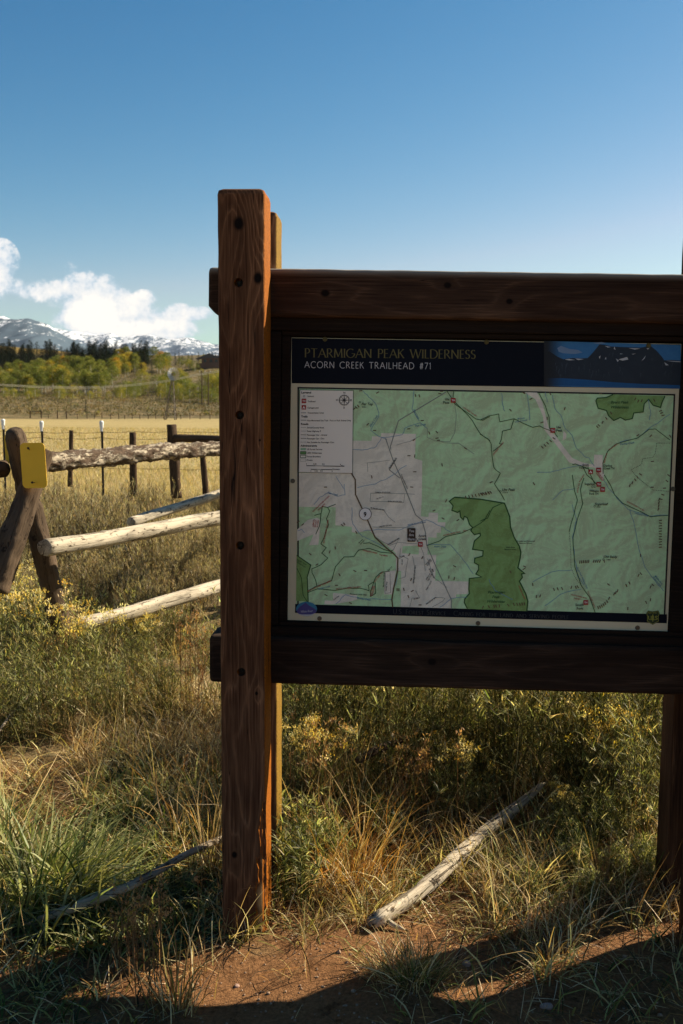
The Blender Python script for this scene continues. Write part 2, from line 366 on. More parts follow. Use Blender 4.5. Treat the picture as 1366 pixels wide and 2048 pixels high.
def mountain(name, D0, Dr, D1, keys, mat, seed, gully):
    xs = np.linspace(-1500, 3200, 900); ts = np.linspace(0, 1, 110)
    T, X = np.meshgrid(ts, xs, indexing='ij'); tr = (Dr-D0)/(D1-D0); D = D0+(D1-D0)*T
    kx, ky = zip(*keys); py = np.interp(X, kx, ky)
    zr = EYE+np.tan(np.arctan((1024-py)/F_PX)-PITCH)*Dr
    s = np.where(T < tr, T/tr, 1-(T-tr)/(1-tr)*0.6); s = np.clip(s, 0, 1)**1.05
    wx = (X-683)/F_PX*D
    n = fbm(wx/900, D/1400, 6, seed, True)-0.5
    nf = fbm(wx/140, D/300, 4, seed+9)-0.5
    Z = 10+(zr-10)*s + n*gully*np.sin(np.clip(T/tr, 0, 1)*math.pi)*1.0 + nf*gully*0.16*s
    V = np.stack([wx, D, Z], -1).reshape(-1, 3); a, b = T.shape
    i, j = np.meshgrid(np.arange(a-1), np.arange(b-1), indexing='ij')
    Fq = np.stack([i*b+j, i*b+j+1, (i+1)*b+j+1, (i+1)*b+j], -1).reshape(-1, 4)
    tag(obj(name, V, Fq, mat, smooth=True), kind='structure')
mountain('mountain', 3800, 6000, 7500, [(-1500, 600), (-600, 625), (-200, 632), (0, 641), (20, 640), (60, 641), (80, 648), (105, 655), (125, 668), (150, 684), (180, 699), (240, 716), (300, 722), (3200, 730)],
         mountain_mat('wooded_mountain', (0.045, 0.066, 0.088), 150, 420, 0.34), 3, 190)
mountain('mountain', 6500, 9500, 12500, [(-1500, 640), (0, 636), (15, 634), (40, 650), (130, 662), (200, 672), (222, 668), (245, 676), (300, 672), (340, 679), (375, 675), (405, 684), (430, 690), (520, 680), (700, 660), (1000, 680), (3200, 640)],
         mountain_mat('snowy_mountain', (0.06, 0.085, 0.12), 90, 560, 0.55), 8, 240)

# ------------------------------------------------------------------ plants
def col_arr(n, pal, jit=0.12):
    pal = np.array(pal); c = pal[rng.integers(0, len(pal), n)]
    return np.clip(c*(1+rng.normal(0, jit, (n, 1)))*(1+rng.normal(0, jit*0.3, (n, 3))), 0.005, 0.9)
def blades(base, h, wd, az, lean, curve, cols, seg=4, basecol=1.0, bend=0.0):
    n = len(base); t = np.linspace(0, 1, seg+1)[None, :]
    h = np.broadcast_to(h, (n,))[:, None]; lean = np.broadcast_to(lean, (n,))[:, None]; curve = np.broadcast_to(curve, (n,))[:, None]
    th = lean + curve*t                       # angle from vertical grows along the blade
    ds = h/seg
    hx = np.cumsum(np.concatenate([np.zeros((n, 1)), (np.sin((th[:, 1:]+th[:, :-1])/2))*ds], 1), 1)
    hz = np.cumsum(np.concatenate([np.zeros((n, 1)), (np.cos((th[:, 1:]+th[:, :-1])/2))*ds], 1), 1)
    az2 = az[:, None] + bend*t*rng.normal(0, 1, (n, 1))
    px = base[:, 0, None]+hx*np.cos(az2); py = base[:, 1, None]+hx*np.sin(az2); pz = base[:, 2, None]+hz
    tw = az+math.pi/2+rng.normal(0, 0.8, n)
    ww = np.broadcast_to(wd, (n,))[:, None]*0.5*(np.where(t < 0.25, 0.7+1.2*t, 1.0)*(1-np.clip(t, 0, 1)**2.2)+0.03)
    sx = np.cos(tw)[:, None]*ww; sy = np.sin(tw)[:, None]*ww
    A = np.stack([px-sx, py-sy, pz], -1); B = np.stack([px+sx, py+sy, pz], -1)
    V = np.stack([A, B], 2).reshape(n, -1, 3); k = (seg+1)*2
    q = np.array([[2*s, 2*s+1, 2*s+3, 2*s+2] for s in range(seg)])
    Fq = (q[None]+(np.arange(n)*k)[:, None, None]).reshape(-1, 4)
    cc = np.repeat(cols[:, None, :], k, 1)*(basecol+(1-basecol)*np.repeat(t, 2, 1)[:, :, None])
    return V.reshape(-1, 3), Fq, cc.reshape(-1, 3)
def merge(parts):
    Vs, Fs, Cs = [], [], []; b = 0
    for v, f, c in parts: Vs.append(v); Fs.append(f+b); Cs.append(c); b += len(v)
    return np.concatenate(Vs), np.concatenate(Fs), np.concatenate(Cs)
STRAW = [(0.62, 0.46, 0.23), (0.46, 0.31, 0.13), (0.80, 0.66, 0.42), (0.17, 0.10, 0.04), (0.25, 0.15, 0.06)]
RUST = [(0.48, 0.22, 0.05), (0.58, 0.32, 0.10), (0.70, 0.50, 0.24), (0.18, 0.08, 0.03)]
GREEN = [(0.10, 0.13, 0.028), (0.18, 0.20, 0.05), (0.34, 0.34, 0.13), (0.035, 0.045, 0.012)]
OLIVE = [(0.22, 0.20, 0.06), (0.42, 0.36, 0.13), (0.05, 0.05, 0.018), (0.62, 0.52, 0.25)]
SAGE = [(0.20, 0.175, 0.115), (0.36, 0.31, 0.21), (0.54, 0.46, 0.32), (0.08, 0.065, 0.035), (0.24, 0.17, 0.10)]
PALE = [(0.34, 0.35, 0.15), (0.54, 0.52, 0.28), (0.08, 0.085, 0.03)]

def pix(x, y, z=0):                           # where a ground point sits in the view (used to look up the vegetation zones)
    z = z-EYE; f = y*math.cos(PITCH)-z*math.sin(PITCH); u = y*math.sin(PITCH)+z*math.cos(PITCH); r = x
    rr_ = r*math.cos(ROLL)+u*math.sin(ROLL); uu = u*math.cos(ROLL)-r*math.sin(ROLL)
    return 683+F_PX*rr_/f, 1024-F_PX*uu/f
def scatter(n, y0, y1, spread=0.42, x0=None):
    # even density over ground area
    y = np.sqrt(rng.uniform(y0*y0, y1*y1, n)); x = rng.uniform(-spread, spread, n)*y
    return x, y
def ell(px, py, cx, cy, rx, ry): return np.clip(1-((px-cx)/rx)**2-((py-cy)/ry)**2, 0, 1)
def seg_in(px, py, poly):
    inside = np.zeros(px.shape, bool); n = len(poly)
    for a in range(n):
        x1, y1 = poly[a]; x2, y2 = poly[(a+1) % n]
        c = ((y1 > py) != (y2 > py)) & (px < (x2-x1)*(py-y1)/(y2-y1+1e-9)+x1); inside ^= c
    return inside
DIRT = [(330, 2120), (350, 1970), (450, 1905), (545, 1860), (560, 1810), (690, 1830), (760, 1850), (890, 1760), (940, 1790), (960, 1870), (1010, 1900), (880, 2000), (740, 2120)]
DIRT2 = [(-60, 1530), (60, 1500), (170, 1540), (150, 1590), (60, 1620), (-60, 1620)]
def keep(x, y, fn):
    px, py = pix(x, y); p = fn(px, py); return rng.random(len(x)) < p
def place(x, y): return np.stack([x, y, gz(x, y)-0.004], -1)
parts = []
def grass(n, y0, y1, fn, hm, hs, wd, pal, lean=(0.1, 0.5), curve=(0.3, 1.4), seg=4, clump=0, spread=0.75, jit=0.14):
    x, y = scatter(int(n*spread/0.42), y0, y1, spread)
    k = keep(x, y, fn); x, y = x[k], y[k]
    if clump:
        m_ = clump; x = np.repeat(x, m_)+rng.normal(0, 0.018, len(x)*m_); y = np.repeat(y, m_)+rng.normal(0, 0.018, len(y)*m_)
    n = len(x)
    if n == 0: return
    h = np.clip(rng.normal(hm, hs, n), hm*0.3, hm*2)
    parts.append(blades(place(x, y), h, rng.uniform(wd*0.6, wd*1.3, n), rng.uniform(0, 2*math.pi, n), rng.uniform(*lean, n), rng.uniform(*curve, n), col_arr(n, pal, jit), seg, bend=0.5))
def notdirt(px, py, inside=0.03): return np.where(seg_in(px, py, DIRT) | seg_in(px, py, DIRT2), inside, 1.0)*np.where((px > 1000) & (py > 1870), 0.4, 1.0)*np.where((px < 400) & (py > 1930), 0.8, 1.0)
def patch(px, py, s, seed):                   # soft clumpy variation over the ground, seen from above
    return fbm(px/s, py/s*1.6, 4, seed)
def left(px): return 1/(1+np.exp((px-470)/15))
# dry bunch grass everywhere
def f_dry(px, py): return notdirt(px, py)*np.clip(patch(px, py, 110, 1)*2.4-0.75, 0.04, 1)*np.where(seg_in(px, py, [(150, 1560), (440, 1500), (440, 1900), (0, 1960), (0, 1640)]), 0.12, 1)
grass(2600, 2.6, 5.2, f_dry, 0.17, 0.07, 0.0032, STRAW, (0.05, 0.7), (0.2, 1.6), clump=12)
grass(3000, 4.8, 12.5, f_dry, 0.24, 0.08, 0.0042, STRAW, (0.05, 0.6), (0.2, 1.3), clump=10)
# low green growth
def f_green(px, py): return notdirt(px, py, 0.015)*np.clip(patch(px, py, 130, 5)*2.6-0.75, 0.03, 1)
grass(3600, 2.4, 5.4, f_green, 0.10, 0.05, 0.0055, GREEN+OLIVE, (0.2, 1.0), (0.3, 1.6), clump=8, seg=3)
grass(3000, 5.0, 12.5, f_green, 0.20, 0.08, 0.005, GREEN+OLIVE, (0.1, 0.8), (0.3, 1.3), clump=9, seg=3)
# dark leafy weeds left of the near post
def f_weed(px, py): return ell(px, py, 330, 1690, 190, 210)**0.4*left(px)
grass(3200, 2.5, 4.6, f_weed, 0.085, 0.035, 0.011, GREEN, (0.4, 1.2), (0.2, 1.3), clump=7, seg=3)
grass(1200, 2.4, 3.4, lambda px, py: ell(px, py, 200, 1840, 240, 90)**0.5*left(px), 0.10, 0.035, 0.010, GREEN, (0.3, 1.2), (0.2, 1.3), clump=8, seg=3)
# tall straw behind and left of the near post
grass(700, 2.9, 5.0, lambda px, py: ell(px, py, 395, 1640, 90, 190)**0.5, 0.20, 0.08, 0.0032, STRAW+RUST, (0.02, 0.55), (0.2, 1.6), clump=8)
grass(1000, 3.2, 5.4, lambda px, py: ell(px, py, 300, 1480, 150, 120)**0.5*left(px), 0.22, 0.07, 0.0032, STRAW, (0.1, 0.9), (0.2, 1.4), clump=9)
# rust coloured grass right of the near post
grass(800, 3.1, 4.6, lambda px, py: ell(px, py, 690, 1680, 130, 110)**0.5, 0.27, 0.08, 0.0034, RUST+STRAW, (0.02, 0.5), (0.2, 1.3), clump=10)
grass(500, 2.7, 3.3, lambda px, py: ell(px, py, 650, 1850, 110, 60)**0.5, 0.09, 0.03, 0.003, STRAW+OLIVE, (0.1, 0.9), (0.3, 1.4), clump=8)
grass(900, 2.9, 4.2, lambda px, py: ell(px, py, 1120, 1750, 200, 130)**0.5, 0.16, 0.06, 0.0038, OLIVE+STRAW+GREEN, (0.1, 0.9), (0.3, 1.4), clump=9)
grass(500, 2.6, 3.6, lambda px, py: ell(px, py, 980, 1860, 130, 90)**0.5*0.6+ell(px, py, 600, 1800, 90, 50)*0.6, 0.08, 0.03, 0.003, STRAW+OLIVE, (0.1, 1.1), (0.3, 1.5), clump=9)
def box_z(x0, x1, y0, y1): return lambda px, py: ((px > x0) & (px < x1) & (py > y0) & (py < y1))*np.clip(patch(px, py, 70, 31)*3-0.9, 0, 1)
grass(900, 3.4, 6.0, box_z(545, 1330, 1400, 1690), 0.30, 0.12, 0.0040, STRAW+OLIVE+RUST[:1], (0.02, 0.9), (0.2, 1.3), clump=9)
grass(800, 3.4, 6.0, box_z(545, 1330, 1400, 1700), 0.24, 0.10, 0.0060, PALE+OLIVE+GREEN, (0.1, 1.1), (0.2, 1.3), clump=8)
grass(1500, 3.0, 5.6, box_z(-80, 440, 1320, 1640), 0.16, 0.07, 0.0042, STRAW+STRAW+OLIVE, (0.3, 1.3), (0.2, 1.4), clump=9)
grass(1200, 2.6, 4.4, box_z(-80, 440, 1560, 1900), 0.12, 0.05, 0.0060, OLIVE+PALE+GREEN, (0.3, 1.3), (0.2, 1.4), clump=8, seg=3)
grass(1200, 2.7, 4.2, box_z(560, 1340, 1660, 1880), 0.11, 0.05, 0.0036, OLIVE+PALE+STRAW, (0.3, 1.3), (0.2, 1.5), clump=8, seg=3)
v, f, c = merge(parts); tag(obj('grass', v, f, M_GRASS, cols=c), 'dry straw coloured and green grass growing round the sign and fence', 'grass', kind='stuff')

# straw litter lying on the soil
n = 110000; x, y = scatter(n, 2.3, 7.5, 0.7); px, py = pix(x, y)
k = rng.random(n) < np.where(seg_in(px, py, DIRT), 0.045, 0.6)*np.clip(patch(px, py, 90, 21)*2-0.4, 0.1, 1); x, y = x[k], y[k]; n = len(x)
b_ = place(x, y); b_[:, 2] += 0.008+rng.uniform(0, 0.012, n)
v, f, c = blades(b_, rng.uniform(0.03, 0.14, n), 0.003, rng.uniform(0, 6.28, n), rng.uniform(1.1, 1.62, n), rng.uniform(-0.1, 0.5, n), col_arr(n, STRAW+RUST[:2]+[(0.66, 0.53, 0.32), (0.12, 0.07, 0.035)]), 3)
tag(obj('straw_litter', v, f, M_GRASS, cols=c), 'loose dead grass stems lying flat on the reddish soil', 'straw', kind='stuff')

# meadow grass beyond the fence
parts = []
def meadow(n, y0, y1, h, wd, pal):
    x, y = scatter(n, y0, y1, 0.5); x = x; P = place(x, y)
    parts.append(blades(P, rng.uniform(h*0.5, h*1.3, n), wd, rng.uniform(0, 6.28, n), rng.uniform(0.05, 0.6, n), rng.uniform(0.1, 1.0, n), col_arr(n, pal, 0.16), 2))
MEAD = [(0.50, 0.38, 0.19), (0.40, 0.31, 0.14), (0.56, 0.44, 0.24), (0.28, 0.25, 0.11)]
meadow(60000, 9.5, 24, 0.16, 0.008, MEAD); meadow(60000, 22, 70, 0.14, 0.02, MEAD)
v, f, c = merge(parts); tag(obj('meadow_grass', v, f, M_GRASS, cols=c), 'short golden meadow grass filling the open pasture', 'grass', kind='stuff')

# pebbles
n = 3200; x, y = scatter(n, 2.3, 3.8); px, py = pix(x, y); k = rng.random(n) < np.where(seg_in(px, py, DIRT), 1, 0.15); x, y = x[k], y[k]
mb = MB(); ico = [(0, 0, 1), (.89, 0, .45), (.28, .85, .45), (-.72, .53, .45), (-.72, -.53, .45), (.28, -.85, .45), (.72, .53, -.45), (-.28, .85, -.45), (-.89, 0, -.45), (-.28, -.85, -.45), (.72, -.53, -.45), (0, 0, -1)]
icf = [(0, 1, 2), (0, 2, 3), (0, 3, 4), (0, 4, 5), (0, 5, 1), (1, 6, 2), (2, 7, 3), (3, 8, 4), (4, 9, 5), (5, 10, 1), (6, 7, 2), (7, 8, 3), (8, 9, 4), (9, 10, 5), (10, 6, 1), (6, 11, 7), (7, 11, 8), (8, 11, 9), (9, 11, 10), (10, 11, 6)]
for xx, yy in zip(x, y):
    s_ = random.uniform(0.0012, 0.0045)*(1.8 if random.random() < .06 else 1); cz = G(xx, yy)+s_*0.2
    mb.add([(xx+a*s_*random.uniform(.7, 1.3), yy+b*s_*random.uniform(.7, 1.2), cz+c_*s_*random.uniform(.5, .9)) for a, b, c_ in ico], icf)
tag(mb.build('pebbles', simple('pebble', (0.30, 0.20, 0.13), 0.9, var=0.5, scale=60)), 'small reddish pebbles scattered on the bare soil', 'pebbles', kind='stuff')

# shrubs --------------------------------------------------------------
def stem_lines(n, rad, h, spread, droop=0.3, seg=5):
    """stem polylines from a crown at the origin"""
    az = rng.uniform(0, 6.283, n); lean = np.abs(rng.normal(0, spread, n)); L = h*rng.uniform(0.65, 1.12, n)
    t = np.linspace(0, 1, seg+1); P = np.zeros((n, seg+1, 3)); P[:, 0, 0] = rng.normal(0, rad, n); P[:, 0, 1] = rng.normal(0, rad, n)
    a = az.copy(); le = lean.copy()
    for k in range(seg):
        ds = L/seg; P[:, k+1, 0] = P[:, k, 0]+np.cos(a)*np.sin(le)*ds; P[:, k+1, 1] = P[:, k, 1]+np.sin(a)*np.sin(le)*ds; P[:, k+1, 2] = P[:, k, 2]+np.cos(le)*ds
        a += rng.normal(0, 0.25, n); le = np.clip(le-0.06+rng.normal(0, 0.12, n)+droop*0.1, 0, 1.5)
    return P
def ribbons(P, w0, w1, cols):                 # three-sided thin stems
    n, s, _ = P.shape; t = np.linspace(0, 1, s)[None, :, None]; wd = (w0+(w1-w0)*t)
    vs = []
    for k in range(3):
        a = 2.094*k; vs.append(P+np.array([math.cos(a), math.sin(a), 0])*wd)
    V = np.stack(vs, 2).reshape(-1, 3); q = []
    for i in range(s-1):
        for k in range(3): q.append([i*3+k, i*3+(k+1) % 3, (i+1)*3+(k+1) % 3, (i+1)*3+k])
    Fq = (np.array(q)[None]+(np.arange(n)*s*3)[:, None, None]).reshape(-1, 4)
    return V, Fq, np.repeat(cols, s*3, 0)
def along(P, t):                              # points on the stems
    n, s, _ = P.shape; f = t*(s-1); i = np.minimum(f.astype(int), s-2); u = (f-i)[:, None]
    r_ = np.arange(n); return P[r_, i]*(1-u)+P[r_, i+1]*u
def shrub_meshes(kind, h, nst, spread, seed):
    global rng; rng = np.random.default_rng(seed)
    stemcol = {'rabbit': [(0.20, 0.19, 0.09), (0.13, 0.13, 0.06)], 'sage': [(0.22, 0.17, 0.11), (0.14, 0.11, 0.07)], 'weed': [(0.16, 0.19, 0.07)], 'dry': [(0.36, 0.24, 0.12), (0.25, 0.15, 0.08)]}[kind]
    P = stem_lines(nst, 0.05 if kind != 'sage' else 0.10, h, spread)
    sub = along(np.repeat(P, 2, 0), rng.uniform(0.35, 0.8, nst*2)); n2 = len(sub)
    Q = stem_lines(n2, 0, h*0.38, spread*1.2, seg=3); Q += (sub-Q[:, 0])[:, None, :]*1.0
    stems = merge([ribbons(P, 0.0026 if kind != 'sage' else 0.004, 0.0009, col_arr(nst, stemcol)), ribbons(Q, 0.0014, 0.0006, col_arr(n2, stemcol))])
    nl = {'rabbit': 26, 'sage': 46, 'weed': 30, 'dry': 5}[kind]
    PP = np.repeat(P, nl, 0); tt = rng.uniform(0.15, 1, len(PP)); b1 = along(PP, tt)
    QQ = np.repeat(Q, nl//2, 0); b2 = along(QQ, rng.uniform(0.05, 1, len(QQ))); bb = np.concatenate([b1, b2]); n = len(bb)
    if kind == 'rabbit': lv = blades(bb, rng.uniform(0.025, 0.06, n), 0.0042, rng.uniform(0, 6.28, n), rng.uniform(0.25, 1.2, n), rng.uniform(0, 0.8, n), col_arr(n, GREEN+OLIVE+PALE+PALE, 0.25), 2)
    elif kind == 'weed': lv = blades(bb, rng.uniform(0.02, 0.045, n), 0.004, rng.uniform(0, 6.28, n), rng.uniform(0.3, 1.3, n), rng.uniform(0, 0.8, n), col_arr(n, PALE+GREEN, 0.15), 2)
    elif kind == 'sage': lv = blades(bb, rng.uniform(0.03, 0.075, n), 0.0036, rng.uniform(0, 6.28, n), rng.uniform(0.05, 0.7, n), rng.uniform(0, 0.5, n), col_arr(n, SAGE, 0.2), 2)
    else: lv = blades(bb, rng.uniform(0.015, 0.04, n), 0.003, rng.uniform(0, 6.28, n), rng.uniform(0.3, 1.2, n), rng.uniform(0, 0.8, n), col_arr(n, RUST, 0.2), 2)
    # seed or flower heads
    fl = None
    if kind in ('rabbit', 'dry', 'sage'):
        tips = np.concatenate([P[:, -1], Q[:, -1]]); pick = tips[:, 2] > np.quantile(tips[:, 2], 0.72 if kind == 'rabbit' else 0.3)
        tips = tips[pick]; m_ = {'rabbit': 26, 'dry': 10, 'sage': 7}[kind]; tb = np.repeat(tips, m_, 0)+rng.normal(0, 0.013 if kind == 'rabbit' else 0.008, (len(tips)*m_, 3))*np.array([1.3, 1.3, 0.9])
        pal = {'rabbit': [(0.66, 0.50, 0.13), (0.74, 0.60, 0.24), (0.60, 0.40, 0.08), (0.80, 0.70, 0.42)], 'dry': [(0.42, 0.25, 0.12), (0.3, 0.17, 0.08)], 'sage': [(0.36, 0.30, 0.18), (0.28, 0.22, 0.12)]}[kind]
        n = len(tb); tcol = np.repeat(col_arr(len(tips), pal, 0.12), m_, 0)
        fl = blades(tb, rng.uniform(0.009, 0.018, n), 0.0062, rng.uniform(0, 6.28, n), rng.uniform(0, 1.2, n), rng.uniform(0, 0.4, n), tcol, 2)
    nm = 'stems'
    return (mesh_from('stems', stems[0], stems[1], M_LEAF, stems[2]), mesh_from('leaves', lv[0], lv[1], M_LEAF, lv[2]),
            mesh_from('flower_heads', fl[0], fl[1], M_LEAF, fl[2]) if fl is not None else None)
PROTO = {k: [shrub_meshes(kind, h, ns, sp, sd+i) for i in range(cnt)] for k, (kind, h, ns, sp, sd, cnt) in {
    'rabbitbrush': ('rabbit', 0.60, 46, 0.50, 100, 4), 'sagebrush': ('sage', 0.80, 90, 0.50, 200, 3), 'leafy_weed': ('weed', 0.24, 34, 0.45, 300, 2), 'dry_weed': ('dry', 0.42, 16, 0.30, 400, 2)}.items()}
rng = np.random.default_rng(77)
def shrub(kind, px, py, hscale, label, group=None, D=None, wscale=1.0, cat='shrub', heads=True):
    """rooted where the ground is seen (or would be, hidden by what stands in front) at px, py"""
    p = on_ground(px, py); x, y = p.x, p.y
    o = bpy.data.objects.new(kind, None); s_ = hscale*random.uniform(0.92, 1.08)
    M = Matrix.Translation((x, y, G(x, y)-0.01)) @ Matrix.Rotation(random.uniform(0, 6.28), 4, 'Z') @ Matrix.Diagonal((s_*wscale, s_*wscale, s_, 1))
    link(o, None, M); tag(o, label, cat, group)
    st, lf, fl = random.choice(PROTO[kind])
    for nm, me in (('stems', st), ('leaves', lf), ('flower_heads', fl if heads else None)):
        if me:
            c_ = bpy.data.objects.new(nm, me); C.objects.link(c_); c_.parent = o
    return o
# left side, in front of the log fence
gr = 'rabbitbrush in front of the log fence'
shrub('rabbitbrush', 60, 1440, 1.05, 'rabbitbrush with the largest pale yellow flower heads, below the crossed fence logs', gr)
shrub('rabbitbrush', -60, 1400, 1.0, 'green rabbitbrush cut by the left picture edge below the crossed logs', gr)
shrub('rabbitbrush', 175, 1420, 0.85, 'yellow flowered rabbitbrush in front of the sunken end of the lowest rail', gr)
shrub('rabbitbrush', 20, 1330, 1.0, 'rabbitbrush with ochre tips at the foot of the crossed logs', gr)
shrub('rabbitbrush', 285, 1370, 0.62, 'small rabbitbrush under the lowest rail, between the flowering bush and the post', gr)
shrub('sagebrush', 70, 1300, 0.62, 'grey sagebrush burying the foot of the leaning fence log')
shrub('sagebrush', -10, 1260, 0.75, 'grey sagebrush at the left edge hiding the foot of the shadowed fence log')
shrub('sagebrush', 150, 1330, 0.5, 'low grey sagebrush against the sunken end of the lowest rail')
shrub('dry_weed', 130, 1385, 1.1, 'brown seeding weed between the yellow flowered bushes at the fence foot', cat='weed')
shrub('dry_weed', 395, 1420, 1.1, 'brown branching weed left of the near post under the lowest rail', cat='weed')
gr = 'sagebrush behind the log fence'
for (px, py, s_) in [(140, 1180, 0.95), (205, 1170, 1.1), (265, 1195, 1.0), (330, 1205, 0.72), (160, 1255, 0.72), (235, 1270, 0.72), (300, 1290, 0.55), (395, 1215, 0.6),
                     (-20, 1150, 1.0), (-120, 1170, 1.0), (60, 1130, 0.95), (360, 1140, 0.62), (425, 1135, 0.58), (120, 1110, 0.9), (-200, 1130, 1.1)]:
    shrub('sagebrush', px, py, s_, 'grey brown sagebrush bush with upswept twigs, in the thicket behind the log rails', gr, wscale=1.1)
gr = 'dark rabbitbrush on the left below the fence'
for (px, py, s_) in [(110, 1475, .7), (10, 1490, .75), (-90, 1480, .8), (230, 1455, .6), (190, 1350, .75), (330, 1420, .5), (100, 1310, .8), (270, 1300, .7), (350, 1310, .6), (410, 1340, .55)]:
    shrub('rabbitbrush', px, py, s_, 'bushy green rabbitbrush without flowers between the fence and the straw patch', gr, wscale=1.15, heads=False)
gr = 'far sagebrush along the wire fence'
for k in range(34):
    px = -80+k*48+random.uniform(-12, 12); shrub('sagebrush', px, random.uniform(1000, 1050), random.uniform(0.34, 0.62), 'low tan brush at the foot of the wire fence', gr, wscale=1.4)
# under and behind the board
gr = 'tall rabbitbrush standing behind the sign under its lower beam'
for (px, py, s_) in [(590, 1590, 0.9), (680, 1560, 1.0), (760, 1580, 0.95), (850, 1560, 1.1), (930, 1590, 0.9), (1010, 1600, 1.15), (1100, 1590, 0.95), (1180, 1600, 1.05),
                     (1260, 1600, 1.15), (640, 1500, 1.1), (860, 1500, 1.1), (1050, 1500, 1.1), (1250, 1500, 1.2), (1330, 1560, 1.0), (1430, 1600, 1.1), (1400, 1500, 1.2), (560, 1490, 1.1),
                     (790, 1430, 1.2), (990, 1430, 1.2), (1190, 1420, 1.2), (1380, 1420, 1.2), (560, 1430, 1.2), (1560, 1560, 1.1), (1640, 1480, 1.2), (1760, 1560, 1.0), (1850, 1470, 1.2), (1980, 1540, 1.1), (1500, 1430, 1.2)]:
    shrub('rabbitbrush', px, py, s_, 'tall green rabbitbrush in the thicket seen under the lower beam of the sign', gr)
shrub('rabbitbrush', 1120, 1680, 0.38, 'low rabbitbrush with a bright yellow head beside the far end of the fallen log')
gr = 'yellow headed rabbitbrush behind the fallen log'
for (px, py, s_) in [(600, 1640, .62), (690, 1620, .5), (920, 1640, .55), (1000, 1560, .8), (1230, 1640, .7)]:
    shrub('rabbitbrush', px, py, s_, 'rabbitbrush with bright yellow heads standing in front of the thicket behind the sign', gr)
shrub('rabbitbrush', 1160, 1620, 0.62, 'yellow tipped rabbitbrush just behind the end of the fallen log')
shrub('rabbitbrush', 1280, 1700, 0.8, 'bright green rabbitbrush without flowers leaning against the far post', heads=False)
shrub('leafy_weed', 590, 1790, 1.15, 'grey green feathery weed at the right foot of the near post', cat='weed')
shrub('leafy_weed', 640, 1745, 0.9, 'pale feathery weed just behind the grey green one at the near post', cat='weed')
shrub('dry_weed', 620, 1640, 0.9, 'rusty weed with bent leaves behind the feathery weed at the near post', cat='weed')
shrub('dry_weed', 850, 1660, 0.8, 'brown thin stemmed weed standing behind the middle of the fallen log', cat='weed')
shrub('dry_weed', 1210, 1830, 0.5, 'small brown weed in front of the far post', cat='weed')
shrub('dry_weed', 320, 1990, 0.75, 'tall dark dry weed standing in the shadow left of the near post', cat='weed')
shrub('dry_weed', 270, 1960, 0.6, 'thin dark dry weed left of the taller one in the post shadow', cat='weed')
gr = 'low green weeds in the grass right of the fallen log'
for (px, py, s_) in [(1060, 1800, .5), (1150, 1760, .7), (1230, 1770, .6), (1130, 1700, .6), (1200, 1690, .8), (1290, 1760, .7), (760, 1680, .7), (840, 1640, .8), (700, 1640, .8), (1180, 1810, .5), (1000, 1830, .35)]:
    shrub('leafy_weed', px, py, s_, 'low leafy green weed among the grass near the fallen log', gr, cat='weed')

def tuft(px, py, n, h, wd, pal, label, rad=0.05, lean=(0.1, 1.0), curve=(0.3, 1.5), name='grass_tuft', hs=0.25):
    p = on_ground(px, py); x = p.x+rng.normal(0, rad, n); y = p.y+rng.normal(0, rad, n)
    az = np.arctan2(y-p.y, x-p.x)+rng.normal(0, 0.6, n)
    b_ = place(x, y)-np.array([p.x, p.y, 0]); v, f, c = blades(b_, h*np.clip(rng.normal(1, hs, n), .3, 1.6), rng.uniform(wd*.6, wd*1.2, n), az, rng.uniform(*lean, n), rng.uniform(*curve, n), col_arr(n, pal, .15), 5, bend=0.4)
    return tag(obj(name, v, f, M_GRASS, None, Matrix.Translation((p.x, p.y, 0)), c), label, 'grass tuft')
tuft(60, 1810, 700, 0.27, 0.0085, GREEN[:3]+PALE+[(0.24, 0.27, 0.10), (0.28, 0.30, 0.13)], 'big bright green grass tuft at the left edge below the straw patch', 0.10)
tuft(150, 1790, 300, 0.20, 0.0085, GREEN[:3]+PALE+[(0.24, 0.27, 0.10), (0.28, 0.30, 0.13)], 'medium green grass tuft touching the big one on its right', 0.07)
tuft(-40, 1740, 350, 0.28, 0.0065, GREEN+STRAW[:1], 'green grass tuft cut by the left edge behind the big one', 0.08)
tuft(830, 1975, 420, 0.11, 0.0030, OLIVE+STRAW+GREEN[:2], 'bushy grass tuft growing on bare soil in front of the fallen log', 0.045)
tuft(770, 1960, 160, 0.10, 0.003, STRAW+OLIVE, 'small straw tuft left of the bushy one on the bare soil', 0.035)
tuft(735, 1835, 160, 0.11, 0.003, STRAW+OLIVE, 'straw tuft hiding the splintered near end of the fallen log', 0.03)
tuft(1110, 1935, 120, 0.13, 0.0038, PALE+STRAW, 'grass tuft in the shadow in front of the far post', 0.035, (0.2, 1.0), (0.6, 1.7))
tuft(700, 1560+200, 220, 0.30, 0.0034, RUST, 'rust orange grass tuft left of the fallen log', 0.05, (0.05, 0.5), (0.3, 1.5))
tuft(355, 2010, 90, 0.16, 0.004, STRAW+GREEN[:1], 'sparse straw tuft at the left tip of the sunlit soil', 0.03, (0.0, 0.5), (0.1, 0.9))
tuft(200, 1985, 90, 0.10, 0.005, GREEN+STRAW, 'short grass tuft in the sliver of sun at the lower left', 0.06)
tuft(420, 1760, 60, 0.26, 0.004, STRAW, 'upright straw tuft among the dark green weeds left of the near post', 0.02, (0.0, 0.25), (0.0, 0.6))

